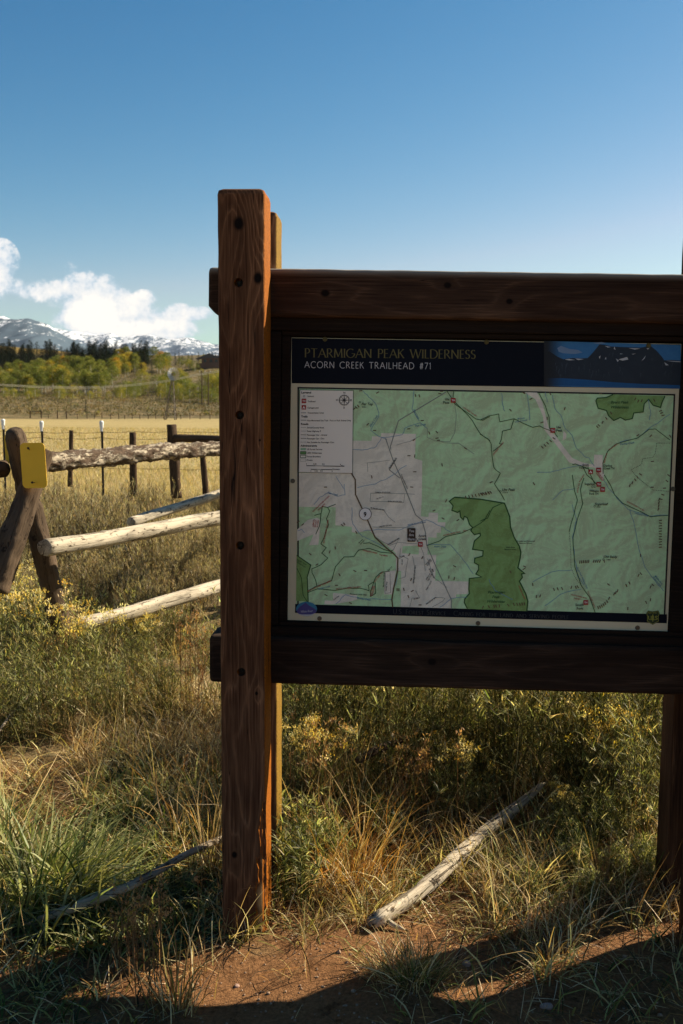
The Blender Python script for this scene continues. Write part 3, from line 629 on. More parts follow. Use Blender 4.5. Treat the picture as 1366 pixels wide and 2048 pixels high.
# ------------------------------------------------------------------ logs, fence
def log_mat(name, pale, dark, mark=0.5, barky=False, speck=30.0):
    m = bpy.data.materials.new(name); m.use_nodes = True; t = NT(m.node_tree); b = t.N['Principled BSDF']
    co = t.N.new('ShaderNodeTexCoord').outputs['Object']
    a = t.noise(t.scale(co, (3.0, 14, 14)), 1.0, 5, 0.65); f_ = t.noise(t.scale(co, (10, 160, 160)), 1.0, 4, 0.65)
    col = t.mix(t.smooth(a, 0.3, 0.62), tuple(c*0.36 for c in pale), pale)
    col = t.mix(t.smooth(f_, 0.5, 0.75), col, t.mix(1.0, col, (0.55, 0.5, 0.45), 'MULTIPLY'))
    sp = t.noise(t.scale(co, (speck*0.7, speck*1.4, speck*1.4)), 1.0, 3, 0.6)
    if barky:
        bk = t.noise(t.scale(co, (9, 30, 30)), 1.0, 6, 0.8); bm = t.smooth(bk, 0.48, 0.54)
        bark = t.mix(t.noise(co, 60, 5, 0.7), dark, (0.15, 0.10, 0.065)); col = t.mix(bm, bark, col)
        h = t.m('ADD', t.m('MULTIPLY', bm, -1.0), t.m('MULTIPLY', t.noise(co, 55, 5, 0.7), 1.3)); dist = 0.008
    else:
        col = t.mix(t.smooth(sp, 0.66-mark*0.06, 0.72-mark*0.04), col, dark)
        crack = t.noise(t.scale(co, (1.2, 26, 26)), 1.0, 3, 0.5); cm = t.smooth(t.m('ABSOLUTE', t.m('SUBTRACT', crack, 0.5)), 0.0, 0.012)
        col = t.mix(t.m('SUBTRACT', 1.0, cm), col, dark)
        h = t.m('ADD', t.m('ADD', t.m('MULTIPLY', f_, 0.6), t.m('MULTIPLY', a, 1.2)), cm); dist = 0.005
    t.put(b.inputs['Base Color'], col); b.inputs['Roughness'].default_value = 0.85; b.inputs['Specular IOR Level'].default_value = 0.15
    bp = t.n('ShaderNodeBump', Strength=0.8, Distance=dist, Height=h); t.L.new(bp.outputs[0], b.inputs['Normal']); return m
M_PALELOG = log_mat('weathered_aspen', (0.52, 0.45, 0.34), (0.07, 0.05, 0.033), 1.25)
M_GREYLOG = log_mat('grey_log', (0.115, 0.078, 0.05), (0.03, 0.02, 0.013), 0.9)
M_BARKLOG = log_mat('bark_log', (0.50, 0.42, 0.31), (0.05, 0.032, 0.022), 0.5, True)
M_DARKPOST = log_mat('dark_post', (0.085, 0.052, 0.03), (0.02, 0.012, 0.008), 0.8)
M_STICK = log_mat('stick_wood', (0.36, 0.29, 0.21), (0.05, 0.035, 0.025), 0.5)
def log_mesh(L, r0, r1, n=22, rough=0.075, bend=0.0, knots=(), dome=(0.1, 0.1), flakes=0.0, step=0.03):
    xs = list(np.linspace(0, L, max(6, int(L/step)))); V = []; ph = [random.uniform(0, 6) for _ in range(6)]
    sd = random.randint(0, 999)
    ends = []
    for k, (x, s_) in enumerate([(-r0*dome[0], 0.35 if dome[0] > .5 else 0.86), (-r0*dome[0]*.75, 0.78 if dome[0] > .5 else 0.95)]): ends.append((x, s_))
    X = ends + [(x, 1.0) for x in xs] + [(L+r1*dome[1]*0.75, 0.78), (L+r1*dome[1], 0.35)]
    for x, s_ in X:
        t = min(1, max(0, x/L)); r = r0+(r1-r0)*t; cy = bend*math.sin(t*math.pi)+0.12*r*math.sin(x*3+ph[0]); cz = bend*0.5*math.sin(t*5+ph[1])+0.12*r*math.sin(x*4.1+ph[2])
        for k in range(n):
            a = 2*math.pi*k/n
            rr_ = r*(1+rough*math.sin(2*a+ph[3]+x*1.3)+rough*0.6*math.sin(3*a+ph[4]+x*4)+rough*0.5*math.sin(5*a+x*11+ph[5]))
            if flakes: rr_ *= 1+flakes*(float(vnoise(np.array(x*22.), np.array(a*3.2+9), sd))-0.45)+flakes*0.6*(float(vnoise(np.array(x*60.), np.array(a*7+9), sd+3))-0.5)
            for (kx, ka, kr) in knots:
                d2 = ((x-kx)/(kr*1.6))**2+((((a-ka+math.pi) % (2*math.pi))-math.pi)*r/kr)**2
                rr_ += kr*0.42*math.exp(-d2)
            V.append((x, cy+s_*rr_*math.cos(a), cz+s_*rr_*math.sin(a)))
    F_ = []
    for i in range(len(X)-1): F_ += [(i*n+k, (i+1)*n+k, (i+1)*n+(k+1) % n, i*n+(k+1) % n) for k in range(n)]
    F_ += [tuple(range(n)), tuple(range(len(X)*n-1, (len(X)-1)*n-1, -1))]
    return V, F_
def log(name, p0, p1, r0, r1, mat, parent=None, label=None, **kw):
    p0, p1 = Vector(p0), Vector(p1); L = (p1-p0).length
    M = frame_matrix(p0, p1-p0, (0, 1, 0) if abs((p1-p0).normalized().y) < .9 else (1, 0, 0))
    v, f = log_mesh(L, r0, r1, **kw); o = obj(name, v, f, mat, parent, M, smooth=True)
    if label: o['label'] = label
    return o
fence = empty('log_fence', at_dist(60, 1100, 5.0)*1.0, 'weathered log fence of crossed posts and sloping peeled rails left of the sign', 'fence')
kn = lambda L, r, n_=8: [(random.uniform(0.05, L), random.uniform(0, 6.28), r*random.uniform(.2, .42)) for _ in range(n_)]
# crossed posts: the leaning log with the rounded top, and the dark log crossing in front of it
log('crossed_post', at_dist(32, 874, 5.06), at_dist(118, 1255, 5.30), 0.052, 0.062, M_GREYLOG, fence, 'grey leaning log with a rounded top and dark scars', knots=kn(1, .06, 5), dome=(0.9, .3), rough=0.09, flakes=0.14, n=26, step=.015)
log('crossed_post', at_dist(86, 900, 4.99), at_dist(-12, 1180, 4.78), 0.042, 0.072, M_GREYLOG, fence, 'shadowed log crossing down to the left edge', knots=kn(1, .06, 6), rough=0.09, flakes=0.14, n=26, step=.015)
log('rail', at_dist(62, 925, 4.98), at_dist(760, 872, 8.1), 0.045, 0.040, M_BARKLOG, fence, 'top rail with loose flaking bark', rough=0.07, flakes=0.42, step=0.014, n=30)
log('rail', at_dist(90, 1098, 4.93), at_dist(770, 974, 8.3), 0.046, 0.042, M_PALELOG, fence, 'long pale peeled middle rail', knots=kn(3, .05, 14), bend=0.02)
log('rail', at_dist(262, 1045, 5.9), at_dist(800, 868, 10.3), 0.030, 0.047, M_PALELOG, fence, 'thinner pale rail on the far side', knots=kn(3, .045, 10))
log('rail', at_dist(158, 1247, 5.15), at_dist(800, 1080, 8.2), 0.036, 0.050, M_PALELOG, fence, 'lowest pale rail with its end sunk in the weeds', knots=kn(3, .045, 14), bend=0.02)
log('rail', at_dist(-160, 1100, 4.7), at_dist(22, 1082, 5.16), 0.03, 0.035, M_GREYLOG, fence)
log('rail', at_dist(-220, 960, 4.6), at_dist(8, 940, 5.14), 0.04, 0.045, M_GREYLOG, fence)
# far side legs of the next crossed posts, hidden from the photo by the sign
log('crossed_post', at_dist(740, 850, 7.9), at_dist(820, 1235, 8.6), 0.06, 0.07, M_GREYLOG, fence)
log('crossed_post', at_dist(800, 850, 8.5), at_dist(700, 1260, 7.9), 0.06, 0.07, M_GREYLOG, fence)

M_YEL = simple('yellow_paint', (0.90, 0.54, 0.03), 0.45, var=0.05, scale=14, spec=0.4); M_NAIL = simple('rusty_nail', (0.06, 0.035, 0.02), 0.6, 0.6)
def plate(cx, cy, w_px, h_px, D, label, normal, nails):
    c_ = at_dist(cx, cy, D); s_ = D/F_PX; o = empty('trail_marker', c_, label, 'sign')
    Yd = -Vector(normal); M = frame_matrix(c_, Vector((0.03, 0, -1)), Yd)
    prof = rrect(w_px*s_/2, h_px*s_/2, 0.022, 6)
    # local X down, Y away from the viewer, Z across
    V = [(z_, 0.0, y_) for (y_, z_) in prof]; V = V + [(a, 0.0025, b) for (a, _, b) in V]; n = len(prof)
    V = [(a, b+0.012*math.sin(a*9)*0.3, c2) for a, b, c2 in V]
    F_ = [tuple(range(n))[::-1], tuple(range(n, 2*n))]+[(k, (k+1) % n, n+(k+1) % n, n+k) for k in range(n)]
    obj('plate', V, F_, M_YEL, o, M)
    for (nx, ny, tip) in nails:
        a = at_dist(nx, ny, D-0.002); b = a + Vector(normal)*0.035+Vector((0.012*tip[0], 0, 0.012*tip[1])); mb = MB(); mb.bar(a+Vector((0, .01, 0)), b, 0.0024, 7); mb.bar(b, b+(b-a).normalized()*0.003, 0.006, 9)
        mb.build('nail', M_NAIL, o)
nrm = Vector((-0.10, -1, 0.05)).normalized()
plate(67, 931, 51, 91, 4.84, 'yellow rounded metal plate facing the viewer, nailed high on the crossed fence logs', nrm, [(58, 900, (.9, .7)), (68, 966, (.5, .3))])
plate(32, 897, 43, 60, 5.17, 'yellow rounded metal plate seen behind the rounded top of the leaning fence log', Vector((0.1, -1, 0)).normalized(), [])

# wire fence across the meadow edge
wf = empty('wire_fence', (at_dist(265, 975, 11.8).x, 11.8, 0), 'wire fence of white capped steel posts and dark wooden posts at the meadow edge', 'fence')
M_STEEL = simple('dark_steel', (0.030, 0.022, 0.018), 0.7, 0.3, var=0.4); M_CAP = simple('white_plastic', (0.82, 0.80, 0.76), 0.5)
def tpost(px, ytop, ybot, D, parent):
    a = at_dist(px, ytop, D); x = a.x; b = Vector((x+0.01, D, G(x, D)-0.1)); mb = MB(); mb.box(((a+b)/2), (0.026, 0.012, (a-b).length)); mb.box(((a+b)/2)+Vector((0, 0.014, 0)), (0.008, 0.02, (a-b).length))
    for k in range(8): mb.box(Vector((x, D-0.009, a.z-0.08-k*0.13)), (0.014, 0.008, 0.012))
    p = mb.build('steel_post', M_STEEL, parent); c_ = MB(); c_.bar(a-Vector((0, 0, .03)), a+Vector((0, 0, .035)), .022, 10, .028); c_.bar(a+Vector((0, 0, .035)), a+Vector((0, 0, .05)), .028, 10, .015); c_.bar(a-Vector((0, 0, .075)), a-Vector((0, 0, .03)), .018, 10)
    c_.build('cap', M_CAP, p)
for (px, yt, yb, D) in [(6, 846, 930, 12.4), (83, 850, 940, 12.2), (203, 850, 968, 11.9), (-85, 846, 930, 12.5), (520, 852, 960, 11.6)]: tpost(px, yt, yb, D, wf)
def wpost(px0, yt, px1, yb, D, r, name='wooden_post', parent=None, mat=None):
    a = at_dist(px0, yt, D); b = at_dist(px1, yb, D); b = b + (b-a)*0.08
    return log(name, a, b, r*0.92, r*1.05, mat or M_DARKPOST, parent or wf, rough=0.08, dome=(0.12, 0), knots=[(random.uniform(.1, 1), random.uniform(0, 6), r*.5) for _ in range(6)], step=0.05, flakes=0.12)
wpost(142, 861, 141, 965, 12.0, 0.027); wpost(264, 865, 269, 985, 11.8, 0.040); wpost(344, 850, 351, 985, 11.6, 0.064); wpost(401, 874, 412, 985, 11.5, 0.033); wpost(41, 861, 40, 950, 12.2, 0.025)
wpost(600, 850, 604, 985, 11.3, 0.06)
log('brace_rail', at_dist(349, 877, 11.55), at_dist(604, 882, 11.3), 0.045, 0.042, M_DARKPOST, wf, rough=0.06, step=0.06)
mb = MB()
pts_x = [-160, -85, 6, 83, 142, 203, 264, 344, 401, 520, 600, 760]
for (yy, dyy) in ((864, 0), (876, 0), (905, 4), (935, 6)):
    P = [at_dist(px, yy+random.uniform(-2, 2)+dyy*(px/800), 11.95-(px-200)*0.0012) for px in pts_x]
    P2 = []
    for a, b in zip(P[:-1], P[1:]):
        for k in range(4): q = a.lerp(b, k/4); q.z -= 0.012*math.sin(k/4*math.pi); P2.append(q)
    mb.tube(P2+[P[-1]], [0.0022]*(len(P2)+1), 4)
mb.build('wire', M_STEEL, wf)

# far pasture fence and posts at the edge of the hayfield
pf = empty('pasture_fence', (-60, 196, G(-60, 196)), 'tiny distant post fence along the far edge of the golden meadow', 'fence'); rails = MB()
PX = [62, 84, 98, 116, 134, 156, 175, 190, 205, 222, 238, 250, 265, 280, 297, 312, 328, 362, 380, 400, 420, 445, 470, 500]; prev = None
for k, px in enumerate(PX):
    D = 196; x = (px-683)/F_PX*D; z0 = G(x, D); hh = 1.5 if px in (62, 84, 116, 134) else random.uniform(0.9, 1.3)
    mb = MB(); mb.bar((x, D, z0-.3), (x+random.uniform(-.05, .05), D, z0+hh), 0.11 if hh > 1.4 else 0.07, 6); mb.build('post', M_DARKPOST, pf)
    if prev: rails.bar(prev, (x, D, z0+0.85), 0.02, 4)
    if px == 84: rails.bar((prev[0], D, z0+1.3), (x, D, z0+1.3), 0.06, 4)
    prev = (x, D, z0+0.85)
rails.build('wire', M_STEEL, pf)

# windmill
D = 190; c_ = at_dist(345, 748, D); bz = G(c_.x, D); wm = empty('windmill', (c_.x, D, bz), 'lattice windmill with a many bladed wheel at the far edge of the meadow', 'windmill')
M_GALV = simple('galvanised_steel', (0.34, 0.34, 0.33), 0.4, 0.5); M_LAT = simple('lattice_steel', (0.10, 0.08, 0.06), 0.7, 0.2)
mb = MB(); bx0 = at_dist(331, 838, D).x; bx1 = at_dist(349, 838, D).x; cx = (bx0+bx1)/2+0.5; hb = 0.95; top = c_.z-0.9
lv = [0, .22, .42, .6, .77, .92, 1]
def lg(k, t): sx, sy = ((-1, -1), (1, -1), (1, 1), (-1, 1))[k]; s_ = hb*(1-t)+0.16*t; return Vector((c_.x-0.5*(1-t)+sx*s_, D+sy*s_, bz+(top-bz)*t))
for k in range(4):
    mb.bar(lg(k, 0), lg(k, 1), 0.085, 4)
    for a, b in zip(lv[:-1], lv[1:]): mb.bar(lg(k, b), lg((k+1) % 4, b), 0.05, 4); mb.bar(lg(k, a), lg((k+1) % 4, b), 0.04, 4)
mb.bar((c_.x, D, top), (c_.x, D, c_.z), 0.07, 6); mb.build('tower', M_LAT, wm)
mb = MB(); n = 16; ax = Vector((0.55, -0.83, 0)).normalized(); sx = Vector((0, 0, 1)).cross(ax).normalized(); up_ = Vector((0, 0, 1)); hub = c_+ax*0.35
for k in range(n):
    a0 = 2*math.pi*k/n; e = lambda r_, a, o_: hub + (sx*math.cos(a)+up_*math.sin(a))*r_ + ax*o_
    mb.add([e(.42, a0, .0), e(1.22, a0, .0), e(1.22, a0+.30, .12), e(.42, a0+.26, .06)], [(0, 1, 2, 3)])
mb.build('wheel', M_GALV, wm); mb = MB(); mb.bar(hub+ax*.12, c_-ax*.4, .12, 8); mb.bar(c_, c_-ax*1.3+Vector((0, 0, .05)), .03, 4)
mb.build('gearbox', M_LAT, wm); mb = MB(); t0 = c_-ax*1.2; mb.add([t0+up_*.25, t0-ax*.9+up_*.45, t0-ax*.9-up_*.35, t0-up_*.2], [(0, 1, 2, 3)]); mb.build('tail', M_GALV, wm)

# power line
M_POLE = simple('pole_wood', (0.10, 0.065, 0.04), 0.9); pp = empty('utility_pole', (at_dist(410, 800, 300).x, 300, G(at_dist(410, 800, 300).x, 300)), 'twin wooden utility poles with a crossarm in front of the right hand aspens', 'utility pole')
for px in (403.5, 416.5):
    a = at_dist(px, 741, 300); mb = MB(); mb.bar((a.x, 300, G(a.x, 300)-.5), (a.x, 300, a.z), .20, 7, .13); mb.build('pole', M_POLE, pp)
mb = MB(); a = at_dist(398, 746, 299.8); b = at_dist(422, 745, 299.8); mb.bar(a, b, .10, 5); mb.build('crossarm', M_POLE, pp)
mb = MB()
for px in (399, 410, 421): a = at_dist(px, 743, 299.8); mb.bar(a-Vector((0, 0, .2)), a+Vector((0, 0, .3)), .06, 5)
mb.build('insulators', M_CAP, pp)
mb = MB()
for (yo, D) in ((0, 210.0), (-2.5, 212.0)):
    P = [at_dist(px, py+yo, D+(px-345)*0.05) for px, py in ((-500, 742), (-300, 758), (-150, 766), (0, 771), (70, 775), (140, 776.5), (200, 776), (260, 772), (330, 764), (400, 750), (450, 742), (620, 715))]
    mb.tube(P, [0.045]*len(P), 5)
tag(mb.build('power_cable', simple('aluminium_cable', (0.62, 0.56, 0.42), 0.4, 0.2)), 'pale overhead cables sagging across the aspen hillside', 'cable')

# ranch house on the hill
D = 520; hc = at_dist(418, 724, D); hz = G(hc.x, D); hs = empty('ranch_house', (hc.x, D, hz), 'brown house with low gabled roofs on the hill beside the near post', 'house')
M_WALL = simple('house_wall', (0.20, 0.10, 0.06), 0.8, scale=1); M_ROOF = simple('house_roof', (0.12, 0.10, 0.085), 0.8, scale=1); M_GLASS = simple('dark_window', (0.03, 0.035, 0.04), 0.1)
zb = EYE+math.tan(elev(725))*D; mb = MB(); mb.box((hc.x+1.2, D, zb+0.2), (9, 7, 3.6)); mb.box((hc.x+8, D+1, zb+0.2), (7, 6, 3.0)); mb.box((hc.x+3, D, zb-3), (18, 9, 4)); mb.build('wall', M_WALL, hs)
def gable(cx, cy, z, wx, wy, h, o_=0.5):
    mb = MB(); mb.add([(cx-wx/2-o_, cy-wy/2-o_, z), (cx+wx/2+o_, cy-wy/2-o_, z), (cx+wx/2+o_, cy+wy/2+o_, z), (cx-wx/2-o_, cy+wy/2+o_, z), (cx-wx/2-o_, cy, z+h), (cx+wx/2+o_, cy, z+h)],
                      [(0, 1, 5, 4), (3, 4, 5, 2), (0, 4, 3), (1, 2, 5), (0, 3, 2, 1)]); return mb
gable(hc.x+8, D+1, zb+1.6, 8, 6, 1.6).build('roof', M_ROOF, hs)
mb = MB(); x_ = hc.x-0.5; mb.add([(x_-6, D-4, zb+1.2), (x_+1, D-4, zb+4.2), (x_+8, D-4, zb+1.6), (x_-6, D+4, zb+1.2), (x_+1, D+4, zb+4.2), (x_+8, D+4, zb+1.6), (x_+1, D-4, zb+1.7), (x_+1, D+4, zb+1.7)], [(0, 1, 6), (1, 2, 6), (3, 7, 4), (4, 7, 5), (0, 3, 4, 1), (1, 4, 5, 2), (0, 6, 7, 3), (6, 2, 5, 7)]); mb.build('roof', M_ROOF, hs)
for dx_ in (-1.5, 1.5, 4.2, 7.5, 10): mb = MB(); mb.box((hc.x+dx_, D-3.52 if dx_ < 5 else D-2.05, zb+0.3), (1.3, .1, 1.4)); mb.build('window', M_GLASS, hs)
mb = MB(); mb.box((hc.x+5.6, D+.5, zb+3.2), (.9, .9, 2.2)); mb.build('chimney', simple('chimney_stone', (.3, .27, .24), .9), hs)

# ------------------------------------------------------------------ trees
M_ASPBARK = simple('aspen_bark', (0.62, 0.58, 0.48), 0.8, var=0.3, scale=1.5); M_DKBARK = simple('dark_bark', (0.07, 0.05, 0.035), 0.9)
def aspen_mesh(seed, pal, H=10.0, full=1.0, low=0.3):
    global rng; rng = np.random.default_rng(seed); random.seed(seed)
    mb = MB(); P = [Vector((0, 0, -0.8))]+[Vector((random.uniform(-.12, .12), random.uniform(-.12, .12), H*.9*t)) for t in (.2, .4, .6, .8, 1)]
    mb.tube(P, [.17, .15, .13, .10, .06, .02], 6)
    for k in range(9):
        t = random.uniform(low, .85); a = random.uniform(0, 6.28); z = H*t; L = H*.17*(1.1-t*.5); mb.bar((0, 0, z), (L*math.cos(a), L*math.sin(a), z+L*.9), .045, 4, .012)
    n = 62; zc = rng.uniform(low, 1.0, n)**0.9; rad = H*0.235*full*np.sin(np.clip((zc-low+.10)/(1.13-low), 0, 1)*math.pi)**0.6
    a = rng.uniform(0, 6.28, n); r_ = rad*np.sqrt(rng.uniform(0.1, 1, n)); cc = np.stack([r_*np.cos(a), r_*np.sin(a), zc*H], 1)
    m_ = 30; q = np.repeat(cc, m_, 0)+rng.normal(0, 1, (n*m_, 3))*np.array([.055, .055, .045])*H; N = len(q)
    col = np.repeat(col_arr(n, pal, .16), m_, 0)*(1+rng.normal(0, .12, (N, 1)))
    v, f, c = blades(q, rng.uniform(.25, .5, N)*H/10, 0.42*H/10, rng.uniform(0, 6.28, N), rng.uniform(0, 2.4, N), rng.uniform(0, 1.0, N), np.clip(col, .01, .9), 1, 1.0)
    return mesh_from('trunk', mb.v, mb.f, M_ASPBARK), mesh_from('crown', v, f, M_TREE, c)
def conifer_mesh(seed, H=12.0):
    global rng; rng = np.random.default_rng(seed); random.seed(seed)
    mb = MB(); mb.bar((0, 0, -1), (0, 0, H*.97), .2, 6, .02)
    tiers = 26; pts = []
    for k in range(tiers):
        t = k/(tiers-1); z = H*(0.08+0.9*t); r_ = H*0.20*(1-t)**0.8*random.uniform(.75, 1.15)+.1
        nb = max(5, int(13*(1-t)+4))
        for b in range(nb):
            a = random.uniform(0, 6.28); L = r_*random.uniform(.7, 1.1)
            for s_ in np.linspace(.15, 1, 6): pts.append((a, L*s_, z-0.16*L*s_+random.uniform(-.1, .1), (1-s_)))
    pts = np.array(pts); q = np.stack([pts[:, 1]*np.cos(pts[:, 0]), pts[:, 1]*np.sin(pts[:, 0]), pts[:, 2]], 1); N = len(q)
    v, f, c = blades(q, rng.uniform(.35, .75, N), .30, pts[:, 0]+rng.normal(0, .7, N), rng.uniform(1.0, 2.0, N), rng.uniform(0, .4, N), col_arr(N, [(.022, .036, .018), (.035, .052, .024), (.016, .026, .014)], .2), 1, 1.0)
    return mesh_from('trunk', mb.v, mb.f, M_DKBARK), mesh_from('crown', v, f, M_NEEDLE, c)
ASP = {'g': [aspen_mesh(s, [(.15, .18, .035), (.20, .22, .045), (.12, .145, .03), (.27, .26, .055)]) for s in (1, 2, 3)],
       'y': [aspen_mesh(s, [(.36, .31, .04), (.30, .28, .05), (.44, .33, .04)]) for s in (4, 5)],
       'o': [aspen_mesh(s, [(.46, .27, .03), (.42, .22, .03)], full=1.0) for s in (6,)],
       'b': [aspen_mesh(s, [(.17, .19, .035), (.26, .25, .05), (.12, .14, .03)], full=1.7, low=0.02) for s in (7, 8)],
       'p': [aspen_mesh(s, [(.36, .31, .05), (.28, .26, .05)], full=1.7, low=0.02) for s in (9,)]}
CON = [conifer_mesh(s) for s in (11, 12, 13)]
random.seed(5); rng = np.random.default_rng(5)
def tree(name, meshes, px, D, h_px, label, group, cat='tree', H0=10.0, wide=1.0, base=None):
    x = (px-683)/F_PX*D; z = G(x, D) if base is None else base; s_ = h_px/F_PX*D/H0
    o = bpy.data.objects.new(name, None); link(o, None, Matrix.Translation((x, D, z)) @ Matrix.Rotation(random.uniform(0, 6.28), 4, 'Z') @ Matrix.Diagonal((s_*wide, s_*wide, s_, 1))); tag(o, label, cat, group)
    tr, cr = random.choice(meshes)
    for nm, me in (('trunk', tr), ('crown', cr)):
        c_ = bpy.data.objects.new(nm, me); C.objects.link(c_); c_.parent = o
GA = 'aspens of the big grove across the hillside'; LA = {'g': 'yellow green aspen with a white trunk in the big hillside grove', 'y': 'golden yellow aspen standing in the hillside grove', 'o': 'orange autumn aspen in the hillside trees'}
GG = {'g': 'green aspens of the hillside grove', 'y': 'golden aspens of the hillside grove', 'o': 'orange aspens of the hillside trees'}
for k in range(150):                                            # the grove in three staggered depths
    tier = k % 3; px = random.uniform(-110, 240); D = (395, 455, 520)[tier]+random.uniform(-22, 22); kind = random.choices('gyo', (.90, .09, .01))[0]
    tree('aspen', ASP[kind], px, D, random.uniform(38, 52)*(1-.15*tier)*(1 if px > 60 else .85), LA[kind], GG[kind], wide=1.25)
for k in range(34):                                             # right flank of the grove
    px = random.uniform(225, 335); D = random.uniform(470, 620); kind = random.choices('gyo', (.50, .45, .05))[0]
    tree('aspen', ASP[kind], px, D, random.uniform(24, 38), LA[kind], GG[kind], wide=1.3)
for k in range(90):                                             # brush and young aspens lower right, continuing behind the post
    px = random.uniform(225, 560) if k < 60 else random.uniform(330, 450); D = random.uniform(300, 385); kind = random.choices('bp', (.66, .34))[0]
    tree('willow_bush', ASP[kind], px, D, random.uniform(16, 40), {'b': 'green bushy young aspen on the lower hillside by the windmill', 'p': 'yellow bushy young aspen on the lower hillside by the windmill'}[kind], {'b': 'green bushes low on the hillside', 'p': 'yellow bushes low on the hillside'}[kind], 'bush', wide=1.2)
for k in range(40):
    px = random.uniform(-100, 70) if k < 28 else random.uniform(60, 240); D = random.uniform(275, 330)
    tree('willow_bush', ASP['b' if random.random() < .75 else 'p'], px, D, random.uniform(10, 28), 'small bush at the left foot of the aspen grove', 'bushes at the left foot of the aspen grove', 'bush', wide=1.2)
for k in range(14):
    px = random.uniform(300, 430); D = random.uniform(480, 590); tree('willow_bush', ASP['b' if k % 2 else 'p'], px, D, random.uniform(9, 20), 'small round bush on the ridge below the snowy peaks', 'bushes on the ridge', 'bush', wide=1.3)
def conif(px, D, h, lab='dark evergreen in the row along the ridge', grp='dark evergreens along the ridge', wide=1.0): tree('conifer', CON, px, D, h, lab, grp, 'tree', 12.0, wide)
for k in range(165):
    px = random.uniform(-120, 275); D = random.uniform(600, 820); conif(px, D, random.uniform(28, 42), wide=2.1)
for k in range(14): conif(random.uniform(228, 300), random.uniform(520, 600), random.uniform(34, 50), 'large dark evergreen at the right end of the aspen grove', 'evergreens at the right end of the grove', 1.7)
for k in range(14): conif(random.uniform(268, 290)+random.uniform(0, 12), random.uniform(640, 760), random.uniform(26, 36), wide=1.3)
conif(308, 600, 20, 'lone small evergreen left on the ridge above the yellow bushes', None, 1.4); conif(322, 620, 15, 'tiny evergreen right of the lone one on the ridge', None, 1.4)
for px, D, h in ((352, 560, 24), (360, 570, 24), (366, 555, 20), (378, 600, 19), (385, 590, 18), (398, 640, 22), (408, 640, 20), (425, 630, 22), (432, 640, 20), (450, 640, 24), (470, 640, 26), (500, 650, 28), (540, 640, 25)):
    conif(px, D, h, 'dark evergreen near the house on the ridge', 'evergreens round the house', 1.5)
for px, D, h in ((285, 470, 38), (305, 480, 32)): conif(px, D, h, 'slim dark evergreen among the yellow aspens left of the windmill', 'slim evergreens left of the windmill', 0.95)
conif(173, 213, 27, 'small dark evergreen standing alone on the sage slope above the meadow', None, 1.55)
tree('willow_bush', ASP['p'], 197, 205, 10, 'tiny yellow bush at the far edge of the meadow', None, 'bush', wide=1.6)
tree('willow_bush', ASP['p'], 412, 215, 8, 'low yellow bush on the slope beside the near post', None, 'bush', wide=1.6)
# sage brush dots on the hillside
n = 9000; D_ = rng.uniform(204, 520, n); X_ = rng.uniform(-200, 900, n); x = (X_-683)/F_PX*D_; P = np.stack([x, D_, gz(x, D_)], -1)
q = np.repeat(P, 9, 0)+rng.normal(0, 1, (n*9, 3))*np.array([.5, .5, .12])+np.array([0, 0, .3]); N = len(q)
v, f, c = blades(q, rng.uniform(.3, .6, N), .35, rng.uniform(0, 6.28, N), rng.uniform(0, 2, N), rng.uniform(0, .5, N), np.repeat(col_arr(n, [(.13, .11, .06), (.10, .10, .05), (.18, .13, .06), (.22, .17, .07)], .2), 9, 0), 1, 1)
tag(obj('hillside_sagebrush', v, f, M_TREE, cols=c), 'low sagebrush scrub covering the brown hillside', 'scrub', kind='stuff')

# ------------------------------------------------------------------ sticks and the fallen log
def rot_log(name, pts, rs, mat, label, cat, n=12):
    """a crooked stick swept along points, local X from end to end"""
    pts = [Vector(p) for p in pts]; M = frame_matrix(pts[0], pts[-1]-pts[0], (0, 1, 0)); inv = M.inverted(); Q = [inv @ p for p in pts]
    # resample
    d = [0]
    for a, b in zip(Q[:-1], Q[1:]): d.append(d[-1]+(b-a).length)
    S = np.linspace(0, d[-1], max(8, int(d[-1]/0.025))); C3 = np.array([[np.interp(s_, d, [q[k] for q in Q]) for k in range(3)] for s_ in S]); Rr = np.interp(S, d, rs)
    for _ in range(3): C3[1:-1] = (C3[:-2]+2*C3[1:-1]+C3[2:])/4
    V = []; ph = random.uniform(0, 6)
    for i_, (c3, r_) in enumerate(zip(C3, Rr)):
        e = 0.8 if i_ in (0, len(S)-1) else 1
        for k in range(n):
            a = 2*math.pi*k/n; q = r_*e*(1+.10*math.sin(2*a+ph+S[i_]*3)+.10*math.sin(3*a+S[i_]*9)+.06*math.sin(5*a+S[i_]*31))
            if name == 'fallen_log' and 0.9 < (a-0.3*math.sin(S[i_]*2)) < 1.5: q *= 0.72
            V.append((c3[0]+(random.uniform(-.022, .012) if i_ in (0, len(S)-1) else 0), c3[1]+q*math.cos(a), c3[2]+q*math.sin(a)))
    F_ = []
    for i_ in range(len(S)-1): F_ += [(i_*n+k, (i_+1)*n+k, (i_+1)*n+(k+1) % n, i_*n+(k+1) % n) for k in range(n)]
    F_ += [tuple(range(n)), tuple(range(len(S)*n-1, (len(S)-1)*n-1, -1))]
    return tag(obj(name, V, F_, mat, None, M, smooth=True), label, cat)
def gp(px, py, h): p = on_ground(px, py, h); return Vector((p.x, p.y, h+G(p.x, p.y)))
rot_log('fallen_log', [gp(750, 1846, .03), gp(800, 1806, .04), gp(860, 1760, .05), gp(912, 1717, .055), gp(965, 1670, .065), gp(1010, 1630, .08), gp(1045, 1601, .09), gp(1088, 1570, .11)],
        [.027, .023, .024, .022, .021, .023, .017, .009], M_PALELOG, 'weathered pale fallen log lying in the grass behind the sign', 'log')
rot_log('branch_stub', [gp(772, 1842, .025), gp(790, 1851, .014), gp(812, 1856, .008)], [.010, .008, .003], M_PALELOG, 'short broken stub lying at the near end of the fallen log', 'stick', 8)
